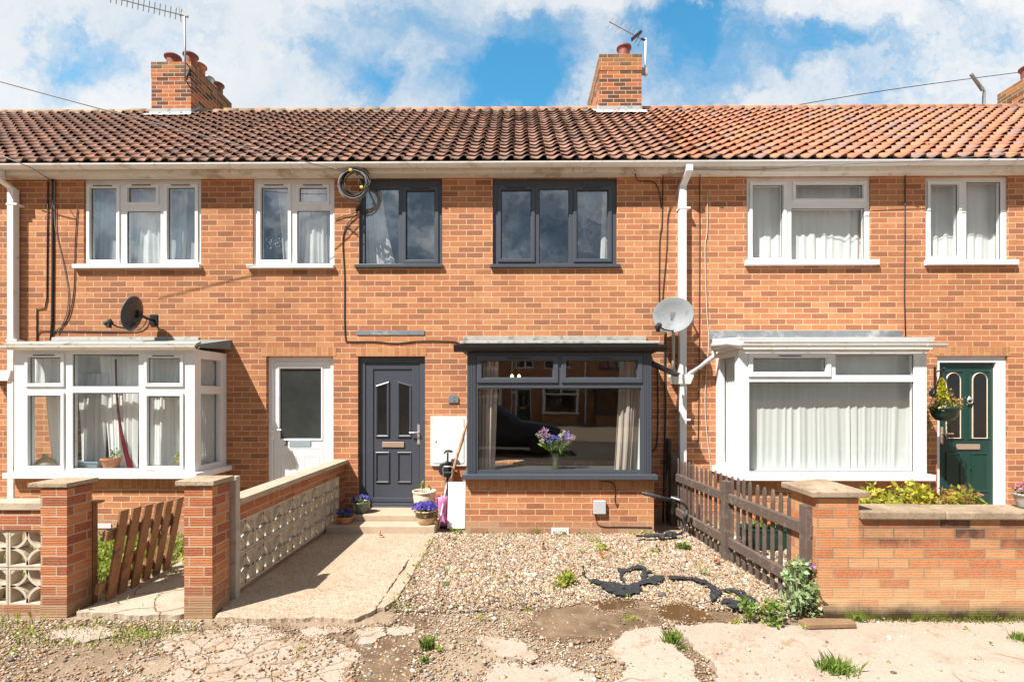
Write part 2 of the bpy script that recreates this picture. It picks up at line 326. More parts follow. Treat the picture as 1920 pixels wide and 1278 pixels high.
M['yellow'] = plain('yellow_tape', (.75, .45, .02), .5, .1, 8)
M['wood'] = plain('dark_stained_timber', (.108, .076, .060), .75, .4, 20, c2=(.19, .14, .11), sc2=11, bmp=.6)
M['gatewood'] = plain('brown_stained_timber', (.265, .125, .052), .7, .3, 18, c2=(.10, .06, .035), sc2=8, bmp=.5)
M['greywood'] = plain('silvered_timber', (.42, .37, .31), .85, .25, 22, c2=(.24, .18, .13), sc2=7, bmp=.5)
M['stick'] = plain('peeled_stick', (.46, .24, .12), .7, .3, 14, c2=(.2, .1, .05), sc2=9)
M['plank'] = plain('weathered_plank', (.22, .13, .07), .8, .35, 14, bmp=.5)
M['pink'] = plain('pink_rubber', (.62, .20, .42), .5, .15, 30, c2=(.34, .06, .16), sc2=22)
M['blackcloth'] = plain('torn_black_membrane', (.020, .021, .024), .75, .4, 40, bmp=.9, c2=(.05, .052, .058), sc2=16)
M['room'] = plain('plaster_room', (.30, .24, .19), .9, .08, 3)
M['carpet'] = plain('grey_carpet', (.055, .05, .048), .95, .2, 30)
M['curtain'] = cloth('net_curtain', (.90, .89, .87), .2, .04)
M['curtain_w'] = cloth('bay_net_curtain', (.74, .74, .72), .2, .06)
M['curtain_g'] = cloth('grey_net_curtain', (.78, .78, .79), .3)
M['curtain_p'] = cloth('beige_curtain', (.58, .49, .43), .2)
M['curtain_r'] = cloth('red_cloth', (.17, .008, .018), .15)
M['kraft'] = cloth('knitted_beige', (.55, .42, .28), .1)
M['greyplastic'] = plain('blue_grey_plastic', (.27, .33, .37), .4, .05, 5)
M['glass'] = glass_mat('window_glass', .12)
M['glass_up'] = glass_mat('upper_window_glass', .30)
M['glass_net'] = glass_mat('netted_window_glass', .07)
M['vase'] = glass_mat('vase_glass', .10, (.90, .95, .88))
M['darkpane'] = plain('dark_door_pane', (.012, .012, .012), .12, .3, 8, bmp=.05)
M['obscure'] = plain('obscured_glass', (.033, .038, .036), .16, .5, 5, bmp=.15)
M['numgrey'] = plain('slate_plaque', (.17, .18, .20), .6, .1, 20)
M['meter'] = plain('meter_box_white', (.74, .73, .71), .5, .04, 6, c2=(.60, .57, .53), sc2=3)
M['exposed'] = None
def ground_mat(name, a, b_, c, sc=(1.2, 9, 60), crack=None, wet=None, rough=.95, bm=.5, pits=.3, soil=None):
    m, t, b, o = mat(name); pos = t.n('ShaderNodeNewGeometry').outputs['Position']
    n1 = t.noise(pos, sc[0], 7, .65); n2 = t.noise(pos, sc[1], 6, .6); n3 = t.noise(pos, sc[2], 4, .6)
    col = t.mix(t.mr(n1, .38, .62), a, b_); col = t.mix(t.mr(n2, .50, .72, 0, .8), col, c)
    col = t.mix(t.mr(n3, .45, .75, 0, pits), col, tuple(x*.45 for x in c))
    h = t.math('ADD', t.math('MULTIPLY', n2, .6), t.math('MULTIPLY', n3, .5))
    if crack:
        wn = t.n('ShaderNodeTexNoise', {'Vector': pos, 'Scale': 3.5, 'Detail': 5}).outputs[1]
        pv = t.n('ShaderNodeVectorMath', {0: pos, 1: t.n('ShaderNodeVectorMath', {0: wn, 'Scale': .28}, operation='SCALE').outputs[0]}, operation='ADD').outputs[0]
        pv = t.n('ShaderNodeMapping', {'Vector': pv, 'Scale': (1, 1, 0)}).outputs[0]
        v = t.n('ShaderNodeTexVoronoi', {'Vector': pv, 'Scale': crack[0]}, feature='DISTANCE_TO_EDGE').outputs[0]
        k = t.mr(v, crack[1], 0, 0, 1); k = t.math('MULTIPLY', k, t.mr(t.noise(pos, 1.0, 3), crack[3], crack[3]+.1))
        col = t.mix(t.math('MULTIPLY', k, .85), col, crack[2]); h = t.math('SUBTRACT', h, t.math('MULTIPLY', k, 1.5))
    if soil:
        k = t.mr(t.math('ADD', t.noise(pos, soil[0], 8, .72), t.math('MULTIPLY', t.math('SUBTRACT', n3, .5), .12)), soil[1], soil[1]+.07); col = t.mix(t.math('MULTIPLY', k, .85), col, t.mix(n3, tuple(x*.7 for x in soil[2]), tuple(x*1.35 for x in soil[2])))
    lk(t, col, b.inputs['Base Color']); b.inputs['Roughness'].default_value = rough; b.inputs['Specular IOR Level'].default_value = .2
    bump(t, b, h, bm, .012); return m
M['ground'] = ground_mat('stony_dirt', (.215, .145, .092), (.33, .25, .175), (.40, .32, .24), sc=(1.6, 24, 95), bm=1.0, pits=.75)
M['mud'] = ground_mat('damp_mud', (.12, .075, .044), (.21, .14, .088), (.30, .22, .15), sc=(2.6, 10, 60), bm=1.0, pits=.8, rough=.7)
M['path'] = ground_mat('garden_path_concrete', (.46, .362, .272), (.41, .312, .224), (.32, .225, .14), sc=(1.4, 16, 60), bm=1.0, pits=.95)
M['slab'] = ground_mat('worn_concrete', (.395, .325, .266), (.365, .295, .235), (.32, .235, .175), sc=(.9, 4, 55), bm=.4, pits=.3, crack=(1.1, .012, (.16, .10, .06), .52), soil=(2.6, .565, (.28, .19, .12)))
M['cracked'] = ground_mat('cracked_concrete', (.40, .315, .25), (.365, .28, .215), (.31, .225, .15), sc=(1.1, 6, 60), bm=.7, pits=.5, crack=(6.5, .035, (.23, .155, .095), .30), soil=(2.4, .52, (.28, .19, .12)))
M['cracked2'] = ground_mat('cracked_path', (.44, .36, .28), (.40, .32, .24), (.32, .235, .16), sc=(1.1, 6, 60), bm=.6, pits=.4, crack=(2.2, .022, (.19, .125, .075), .35), soil=(3.0, .60, (.28, .19, .12)))
M['step'] = ground_mat('concrete_step', (.46, .36, .265), (.42, .325, .235), (.38, .285, .20), sc=(2, 9, 120), bm=.25, pits=.2)
M['asphalt'] = ground_mat('lane_asphalt', (.09, .075, .06), (.12, .10, .08), (.15, .12, .1), sc=(.5, 9, 70))
M['agg'] = ground_mat('aggregate_cap', (.46, .36, .26), (.38, .28, .19), (.22, .16, .11), sc=(6, 55, 160), bm=1.0, pits=.7)
M['coping'] = ground_mat('pale_coping', (.50, .42, .32), (.42, .33, .24), (.34, .26, .18), sc=(2, 20, 120), bm=.5, pits=.3)
M['oldcoping'] = ground_mat('mossy_coping', (.38, .29, .20), (.26, .19, .13), (.17, .12, .08), sc=(2.5, 16, 90), bm=.7, pits=.5)
M['screen'] = ground_mat('cast_screen_block', (.58, .50, .40), (.52, .44, .34), (.44, .36, .27), sc=(2, 15, 110), bm=.3, pits=.2)
M['plinth'] = ground_mat('mossy_render', (.30, .19, .11), (.13, .085, .04), (.10, .10, .025), sc=(3.5, 9, 70), bm=.9, pits=.5)
M['base'] = ground_mat('stained_footing', (.33, .24, .165), (.24, .16, .105), (.17, .11, .07), sc=(3, 10, 70), bm=.7, pits=.4)
M['pebble'] = tinted('pebble', .75, nz=(60, .25))
M['tile'] = tinted('roof_tile', .85, nz=(14, .45), lichen=(7, .66, (.30, .25, .10), .5))
M['tile_o'] = tinted('orange_roof_tile', .85, nz=(12, .22), lichen=(9, .72, (.28, .24, .08), .5))
M['ridge'] = tinted('ridge_tile', .85, nz=(10, .35), lichen=(5, .60, (.55, .34, .04), .8))
M['leaf'] = tinted('leaf', .55, trans=.35, nz=(20, .15))
def emis(name, c, s):
    m = bpy.data.materials.new(name); m.use_nodes = True; t = NT(m.node_tree); o = t.n('ShaderNodeOutputMaterial'); e = t.n('ShaderNodeEmission', {'Color': (*c, 1), 'Strength': s}); lk(t, e.outputs[0], o.inputs[0]); return m
M['bulb'] = emis('lit_bulb', (1, .72, .35), 3)
def water_mat():
    m, t, b, o = mat('puddle_water'); b.inputs['Base Color'].default_value = (.10, .055, .025, 1); b.inputs['Roughness'].default_value = .03; b.inputs['IOR'].default_value = 1.33; b.inputs['Specular IOR Level'].default_value = .5
    pos = t.n('ShaderNodeNewGeometry').outputs['Position']; bump(t, b, t.noise(pos, 9, 3), .05, .01); return m
M['water'] = water_mat()

# ------------------------------------------------------------------ generic builders
def rect(x0, x1, y0, y1, Y):
    a, d = P(x0, y0, Y); c, b = P(x1, y1, Y); return (a, c, b, d)      # X0,X1,Z0,Z1
def grow(r, g): return (r[0]-g, r[1]+g, r[2]-g, r[3]+g)
def inset(poly, d):
    n = len(poly); out = []
    ar = sum(poly[i][0]*poly[(i+1) % n][1]-poly[(i+1) % n][0]*poly[i][1] for i in range(n)); sg = 1 if ar > 0 else -1
    for i in range(n):
        p0, p1, p2 = [Vector(poly[(i+k) % n]) for k in (-1, 0, 1)]
        e1 = (p1-p0).normalized(); e2 = (p2-p1).normalized(); n1 = Vector((-e1.y, e1.x))*sg; n2 = Vector((-e2.y, e2.x))*sg
        bb = (n1+n2); bb = bb/max(.3, bb.length_squared)*2; out.append((p1.x+bb.x*d, p1.y+bb.y*d))
    return out
def moulding(mb, poly, w_, y, h):
    """raised ring round a panel, on a face looking to -Y"""
    ls = [[(a, y-e, b) for a, b in inset(poly, i)] for i, e in ((0, -.002), (w_*.15, h*.7), (w_*.45, h), (w_*.8, h*.5), (w_, -.002))]
    mb.loops(ls)
def window(parent, outer, Y, lights, mt, glass, sill=None, depth=.07, sillmat=None, vents=True):
    """outer: px rect; lights: (px glass rect, sash?)"""
    o = rect(*outer, Y); hs = [rect(*l[0], Y) for l in lights]
    fr = MB().plate(*o, Y, Y+depth, hs).build('window', mt, parent, bevel=.004)
    gl = MB()
    for h, l in zip(hs, lights):
        gl.add([(h[0], Y+.022, h[2]), (h[1], Y+.022, h[2]), (h[1], Y+.022, h[3]), (h[0], Y+.022, h[3])], [(0, 1, 2, 3)])
        b = MB(); g = .012
        ls = [[(h[0]-i, Y+e, h[2]-i), (h[1]+i, Y+e, h[2]-i), (h[1]+i, Y+e, h[3]+i), (h[0]-i, Y+e, h[3]+i)] for i, e in ((-.011, .02), (-.004, .004), (-.002, .02))]
        gs = .05 if l[1] else .0
        if l[1]:
            gx = l[2] if len(l) > 2 else .048
            MB().plate(*grow(h, gx), Y-.018, Y-.0015, [grow(h, .004)]).build('sash', mt, fr, bevel=.006)
            if vents and h[1]-h[0] > .3 and h[3] > o[3]-.25:
                c = (h[0]+h[1])/2; MB().box(c-.13, c+.13, Y-.024, Y-.019, h[3]+.020, h[3]+.031).build('trickle_vent', M['black'], fr)
    gk = MB()
    for h in hs: gk.plate(*h, Y+.016, Y+.021, [grow(h, -.008)], back=False)
    gk.build('gasket', M['gasket'], fr)
    gl.build('glass', glass, fr, fix=False)
    if sill:
        s = rect(*sill, Y); MB().box(s[0], s[1], Y-.085, Y+.03, s[2], s[3]).build('sill', sillmat or mt, fr, bevel=.004)
    return fr
def curtain(name, label, xt, xb, zt, zb, Y, folds, amp, mt, cat='curtain', group=None, ph=0., waist=None, nz=14):
    nx = max(24, int(folds*10)); vs = []; rg = random.Random(hash((round(xt[0], 2), round(zt, 2))) % 9999)
    jit = [rg.uniform(-1, 1) for _ in range(nx+1)]; js = [sum(jit[max(0, i-5):i+6])/6 for i in range(nx+1)]
    for j in range(nz+1):
        v = j/nz
        for i in range(nx+1):
            u = i/nx; a = xt[0]+(xt[1]-xt[0])*u; b = xb[0]+(xb[1]-xb[0])*u
            k = v if waist is None else v**waist
            uu = u+(.035*math.sin(2*PI*2.3*u+zt)+.02*math.sin(2*PI*5.3*u+2*zt))*7/max(folds, 7)+.012*(v-.5)*math.sin(9*u); f = math.sin(2*PI*folds*uu+ph+js[i]*2.5)*(.75+.45*math.sin(2*PI*3.1*u+xt[0]*3))+.35*math.sin(2*PI*folds*2.1*uu+1)
            vs.append((a+(b-a)*k+.3*amp*math.cos(2*PI*folds*u+ph), Y+amp*f*(.5+.5*v)+amp*.5*math.sin(5*u+3*v), zt+(zb-zt)*v))
    fs = [(j*(nx+1)+i, j*(nx+1)+i+1, (j+1)*(nx+1)+i+1, (j+1)*(nx+1)+i) for j in range(nz) for i in range(nx)]
    return tag(MB().add(vs, fs).build(name, mt, smooth=True, fix=False), label, cat, group)
def cable(name, label, pts, r, mt, group=None, smooth=True, cat='cable'):
    q = [P3(*p) for p in pts]
    if smooth and len(q) > 2:
        o = []
        for i in range(len(q)-1):
            p0, p1, p2, p3 = q[max(i-1, 0)], q[i], q[i+1], q[min(i+2, len(q)-1)]
            for k in range(5):
                t = k/5; o.append(.5*((2*p1)+(p2-p0)*t+(2*p0-5*p1+4*p2-p3)*t*t+(3*p1-p0-3*p2+p3)*t**3))
        q = o+[q[-1]]
    return tag(MB().tube(q, r, 6).build(name, mt, smooth=True, fix=False), label, cat, group)
def text(ch, name, loc, size, mt, parent, ext=.004, rot=None):
    cu = bpy.data.curves.new(name, 'FONT'); cu.body = ch; cu.size = size; cu.extrude = ext; cu.align_x = 'CENTER'; cu.align_y = 'CENTER'; cu.materials.append(mt)
    tmp = bpy.data.objects.new('text', cu); COL.objects.link(tmp); bpy.context.view_layer.update(); me = bpy.data.meshes.new_from_object(tmp.evaluated_get(bpy.context.evaluated_depsgraph_get())); bpy.data.objects.remove(tmp); me.name = name
    if not me.materials: me.materials.append(mt)
    o = bpy.data.objects.new(name, me); COL.objects.link(o); o.parent = parent; o.location = Vector(loc)-ORG[parent.name]; o.rotation_euler = rot or (PI/2, 0, 0); return o
def leaves(n, c, rad, size, cols, up=.3, shape=None, elong=1.6):
    """n small pointed leaves in an ellipsoid (or shape fn) -> V,F,col"""
    c = np.array(c); d = RNG.normal(size=(n, 3)); d /= np.linalg.norm(d, axis=1)[:, None]
    p = d*(RNG.random(n)**.45)[:, None]*np.array(rad) if shape is None else shape(n)
    p = p+c; a = RNG.normal(size=(n, 3))+d*.6+np.array((0, 0, up)); a /= np.linalg.norm(a, axis=1)[:, None]
    b = np.cross(a, RNG.normal(size=(n, 3))); b /= np.linalg.norm(b, axis=1)[:, None]; nn = np.cross(a, b)
    s = (size*RNG.uniform(.6, 1.35, n))[:, None]
    V = np.stack([p, p+a*s*.45*elong/1.6+b*s*.32+nn*s*.06, p+a*s*elong*.62, p+a*s*.45*elong/1.6-b*s*.32+nn*s*.06], 1).reshape(-1, 3)
    Fc = np.arange(4*n).reshape(n, 4); cc = np.array(cols)[RNG.integers(0, len(cols), n)]*RNG.uniform(.75, 1.25, n)[:, None]
    return V, Fc, np.repeat(np.clip(cc, 0, 1), 4, 0)
def blades(n, c, spread, h, cols, wd=.004, lean=.45):
    p = np.c_[RNG.normal(size=(n, 2))*np.array(spread)*.5, np.zeros(n)]+np.array(c)
    an = RNG.random(n)*2*PI; dr = np.c_[np.cos(an), np.sin(an), np.zeros(n)]; sd_ = np.c_[-np.sin(an), np.cos(an), np.zeros(n)]
    H = (h*RNG.uniform(.4, 1.2, n))[:, None]; L = H*lean*RNG.uniform(.2, 1.6, n)[:, None]
    up = np.array((0, 0, 1.)); w_ = wd*RNG.uniform(.7, 1.4, n)[:, None]
    V = np.stack([p-sd_*w_, p+sd_*w_, p+up*H*.6+dr*L*.35+sd_*w_*.8, p+up*H+dr*L], 1).reshape(-1, 3)
    cc = np.array(cols)[RNG.integers(0, len(cols), n)]*RNG.uniform(.7, 1.3, n)[:, None]
    return V, np.arange(4*n).reshape(n, 4), np.repeat(np.clip(cc, 0, 1), 4, 0)
def join(*sets):
    Vs, Fs, Cs, b = [], [], [], 0
    for V, Fc, C in sets: Vs.append(V); Fs.append(Fc+b); Cs.append(C); b += len(V)
    return np.concatenate(Vs), np.concatenate(Fs), np.concatenate(Cs)
GREEN = [(.15, .23, .03), (.20, .29, .045), (.25, .34, .07), (.11, .18, .03)]
YGREEN = [(.40, .44, .06), (.32, .39, .05), (.45, .42, .07), (.22, .30, .04)]
BLUE = [(.035, .025, .32), (.05, .035, .42), (.025, .02, .22)]
# ------------------------------------------------------------------ ground
EDGES = []
def jag(pts, step=.05, amp=.012, seed=1):
    """ragged outline by midpoint displacement"""
    rg = random.Random(seed); pts = [Vector(p) for p in pts]
    for lvl in range(6):
        out = []
        for i, a in enumerate(pts):
            b = pts[(i+1) % len(pts)]; L = (b-a).length; out.append(a)
            if L > step*.45:
                t = (b-a)/L; q = Vector((-t.y, t.x)); out.append((a+b)/2+q*rg.uniform(-1, 1)*min(L*.16, amp*3.2))
        pts = out
    return [tuple(p) for p in pts]
def sheet(name, pts, z, th, mt, jg=None):
    if jg: pts = jag(pts, *jg)
    if name in ('mud', 'concrete_slab', 'cracked_slab', 'puddle'): EDGES.extend([(p[0], p[1], z) for p in pts if p[1] > -4.1 and -4.5 < p[0] < 4])
    mb = MB().prism(pts, lambda a, b, d: (a, b, d), z, z-th)
    bm = bmesh.new(); o = mb.build(name, mt); bm.from_mesh(o.data); bmesh.ops.triangulate(bm, faces=[f for f in bm.faces if len(f.verts) > 4]); bm.to_mesh(o.data); bm.free()
    return tag(o, kind='structure')
g = MB(); g.add([(-400, -400, -.02), (400, -400, -.02), (400, 400, -.02), (-400, 400, -.02)], [(0, 1, 2, 3)]); tag(g.build('ground', M['ground'], fix=False), kind='structure')
sheet('lane', [(-60, -13.2), (60, -13.2), (60, -5.6), (-60, -5.6)], -.012, .006, M['asphalt'])
PX0, PX1 = -2.31, -.97
sheet('garden_path', [(PX0, -.60), (PX1-.128, -.60), (PX1-.128, -2.78), (-1.20, -2.93), (-1.55, -2.91), (-2.0, -2.935), (-2.25, -2.91), (PX0, -2.72)], .013, .05, M['path'], (.06, .0035, 3))
sheet('path_edging', [(PX1-.113, -.62), (PX1, -.62), (PX1+.008, -2.0), (PX1-.005, -2.60), (PX1-.06, -2.74), (PX1-.113, -2.76)], .018, .06, M['path'], (.09, .0022, 4))
sheet('neighbour_path', [(-3.32, -.6), (-2.43, -.6), (-2.45, -2.86), (-2.78, -2.90), (-3.1, -2.86), (-3.36, -2.84)], .018, .05, M['cracked2'], (.06, .004, 5))
def gp(*pts): return [G(*p) for p in pts]
for i, (pts, mt, z) in enumerate((
    (gp((305, 1190), (380, 1180), (470, 1176), (560, 1190), (640, 1205), (672, 1218), (660, 1262), (650, 1330), (600, 1420), (330, 1400), (250, 1300), (330, 1240)), 'cracked', -.004),
    (gp((90, 1180), (150, 1172), (222, 1176), (218, 1188), (160, 1202), (98, 1196)), 'slab', -.003),
    (gp((668, 1180), (720, 1176), (724, 1190), (697, 1205), (668, 1204)), 'slab', .001),
    (gp((728, 1176), (776, 1175), (778, 1184), (740, 1190), (724, 1188)), 'slab', .0),
    (gp((563, 1178), (640, 1173), (650, 1182), (598, 1192), (566, 1190)), 'slab', -.001),
    (gp((425, 1168), (500, 1172), (505, 1186), (430, 1189)), 'slab', -.001),
    (gp((1175, 1184), (1235, 1176), (1262, 1206), (1290, 1235), (1312, 1278), (1345, 1400), (1110, 1400), (1150, 1278), (1175, 1255), (1140, 1215)), 'slab', .004),
    (gp((895, 1188), (960, 1194), (1010, 1225), (985, 1240), (930, 1225), (900, 1205)), 'slab', -.004),
    (gp((925, 1235), (1045, 1238), (1120, 1262), (1100, 1345), (905, 1345), (900, 1262)), 'slab', -.006),
    (gp((1266, 1172), (1400, 1168), (1530, 1172), (1700, 1162), (1950, 1158), (2500, 1158), (2500, 1420), (1385, 1420), (1345, 1278), (1310, 1222)), 'slab', .006),
)):
    sheet(('concrete_slab' if mt == 'slab' else 'cracked_slab'), pts, z, .05, M[mt], (.05, .022 if i else .035, 20+i))
for i, (pts, z) in enumerate(((gp((1060, 1130), (1120, 1118), (1210, 1115), (1290, 1125), (1340, 1140), (1400, 1160), (1330, 1170), (1245, 1172), (1140, 1196), (1010, 1190), (960, 1175), (1000, 1150)), -.006),
                              (gp((505, 1174), (620, 1176), (720, 1172), (745, 1150), (800, 1160), (800, 1186), (770, 1240), (760, 1330), (640, 1330), (670, 1215), (560, 1196)), -.010),
                              (gp((1265, 1215), (1320, 1218), (1350, 1278), (1390, 1400), (1340, 1400), (1300, 1260)), -.008))):
    sheet('mud', pts, z, .01, M['mud'], (.04, .035, 40+i))
sheet('puddle', gp((1232, 1140), (1252, 1131), (1283, 1129), (1312, 1141), (1338, 1158), (1320, 1164), (1270, 1165), (1240, 1160)), .0, .004, M['water'], (.03, .007, 51))
sheet('puddle', gp((1108, 1131), (1150, 1122), (1190, 1124), (1200, 1132), (1165, 1142), (1120, 1143)), -.002, .003, M['water'], (.03, .008, 52))

# gravel: countless pebbles
def pebbles(n, sampler, size, cols, wts, zf=lambda p: 0., flat=.6):
    bm = bmesh.new(); bmesh.ops.create_icosphere(bm, subdivisions=1, radius=1); bv = np.array([v.co[:] for v in bm.verts]); bf = np.array([[v.index for v in f.verts] for f in bm.faces]); bm.free()
    p = sampler(n); n = len(p); m = len(bv)
    s = size*np.exp(RNG.normal(0, .38, n)); sc = np.c_[s*RNG.uniform(.8, 1.35, n), s*RNG.uniform(.7, 1.1, n), s*RNG.uniform(.45, .8, n)*flat/.6]
    a = RNG.random(n)*2*PI; ti = RNG.normal(0, .35, n)
    v = bv[None]*sc[:, None]*(1+RNG.normal(0, .13, (n, m, 1)))
    y = v[..., 1]*np.cos(ti)[:, None]-v[..., 2]*np.sin(ti)[:, None]; z = v[..., 1]*np.sin(ti)[:, None]+v[..., 2]*np.cos(ti)[:, None]; x = v[..., 0]
    V = np.stack([x*np.cos(a)[:, None]-y*np.sin(a)[:, None]+p[:, 0, None], x*np.sin(a)[:, None]+y*np.cos(a)[:, None]+p[:, 1, None], z+(np.array([zf(q) for q in p])+sc[:, 2]*RNG.uniform(.1, .9, n))[:, None]], -1)
    C = np.array(cols)[RNG.choice(len(cols), n, p=np.array(wts)/sum(wts))]*RNG.uniform(.8, 1.15, n)[:, None]
    return V.reshape(-1, 3), (bf[None]+(np.arange(n)*m)[:, None, None]).reshape(-1, 3), np.repeat(np.clip(C, 0, .85), m, 0)
PC = [(.45, .345, .245), (.38, .26, .16), (.56, .48, .39), (.28, .185, .115), (.25, .22, .20), (.38, .20, .09), (.11, .095, .09)]; PW = [27, 24, 13, 18, 9, 7, 6]
def inpoly(pt, poly):
    x, y = pt[:, 0], pt[:, 1]; r = np.zeros(len(pt), bool)
    for i in range(len(poly)):
        (x0, y0), (x1, y1) = poly[i], poly[i-1]; c = (y0 > y) != (y1 > y)
        r ^= c & (x < (x1-x0)*(y-y0)/((y1-y0) if y1 != y0 else 1e-9)+x0)
    return r
YARD = [(PX1, -.64), (2.07, -.64), (2.25, -2.85), (1.75, -2.78), (1.35, -2.72), (.95, -2.60), (.55, -2.66), (-.2, -2.75), (-.62, -2.80), (-.97, -2.78)]
HOLEP = [gp((1232, 1140), (1252, 1131), (1283, 1129), (1312, 1141), (1338, 1158), (1320, 1166), (1270, 1168), (1240, 1164)), gp((1080, 1133), (1150, 1121), (1200, 1124), (1250, 1135), (1240, 1165), (1165, 1175), (1060, 1165), (1040, 1148))]
def samp(n):
    p = np.c_[RNG.uniform(-1.0, 2.3, n*2), RNG.uniform(-2.9, -.6, n*2)]; k = inpoly(p, YARD)
    k &= ~inpoly(p, HOLEP[0]); k &= ~(inpoly(p, HOLEP[1]) & (RNG.random(len(p)) < .93)); k &= ~((p[:, 1] < -2.35) & (RNG.random(len(p)) < np.clip((-2.35-p[:, 1])/.6, 0, .75)))
    return p[k][:n]
zy = lambda q: .004*math.sin(q[0]*7)*math.sin(q[1]*5)+.012*max(0, math.sin(q[0]*2.1+1)*math.sin(q[1]*2.6))
v1 = pebbles(62000, samp, .0070, PC, PW, zy)
v2 = pebbles(900, samp, .0125, PC, [30, 20, 30, 10, 10, 5, 5], zy)
tag(npmesh('gravel', *join(v1, v2)[:2], M['pebble'], col=join(v1, v2)[2], smooth=False), 'pale angular gravel chippings spread over the parking bay under the grey bay window', 'gravel', kind='stuff')
def samp2(n):
    p = np.c_[RNG.uniform(-4.4, 3.9, n*2), -2.70-1.3*RNG.random(n*2)**.8]; q = np.sin(p[:, 0]*2.3+1.2)*np.sin(p[:, 1]*4.1)+np.sin(p[:, 0]*5.1)*.5+RNG.normal(0, .5, len(p))
    k = ((p[:, 0] < .75) & (q > -.75)) | ((p[:, 0] > .75) & (RNG.random(len(p)) < .06+.25*(q > 1.0))); k &= ~((p[:, 0] > -2.35) & (p[:, 0] < -.95) & (p[:, 1] > -2.95))
    k &= ~((p[:, 0] < -2.42) & (p[:, 0] > -3.3) & (p[:, 1] > -2.9)); k &= ~((p[:, 0] < -2.3) & (p[:, 1] > -2.9))
    k &= ~((p[:, 0] > -2.3) & (p[:, 0] < -1.15) & (RNG.random(len(p)) < .72+.25*(q < .4))); return p[k][:n]
def samp_edge(n):
    e = np.array(EDGES); e = e[RNG.integers(0, len(e), n)]; p = np.c_[e[:, 0]+RNG.normal(0, .022, n), e[:, 1]+RNG.normal(0, .020, n)]; return p[np.sin(p[:, 0]*6.3+2)*np.sin(p[:, 1]*8)+RNG.normal(0, .5, n) > -.35]
ve = pebbles(7500, samp_edge, .0058, [(.34, .24, .15), (.26, .17, .105), (.44, .34, .24), (.20, .14, .10), (.50, .43, .35)], [30, 30, 20, 12, 8], lambda q: -.004)
v1 = pebbles(24000, samp2, .0056, PC, [26, 26, 14, 18, 6, 6, 4], lambda q: (.002 if q[0] > .75 or -2.3 < q[0] < -1.15 else -.016)); v2 = pebbles(600, samp2, .0115, PC, [25, 20, 18, 12, 14, 2, 8], lambda q: -.02); j = join(v1, v2, ve)
tag(npmesh('loose_stones', j[0], j[1], M['pebble'], col=j[2]), 'loose stones and grit scattered over the dirt at the edge of the lane', 'stones', kind='stuff')
def samp3(n):
    p = np.c_[RNG.uniform(2.35, 6.6, n), RNG.uniform(-2.6, -.7, n)]; return p
j = pebbles(7000, samp3, .016, PC, [30, 20, 30, 8, 8, 3, 2], lambda q: -.02)
tag(npmesh('gravel_bed', j[0], j[1], M['pebble'], col=j[2]), 'pale gravel bed behind the picket fence below the white netted bay', 'gravel', kind='stuff')

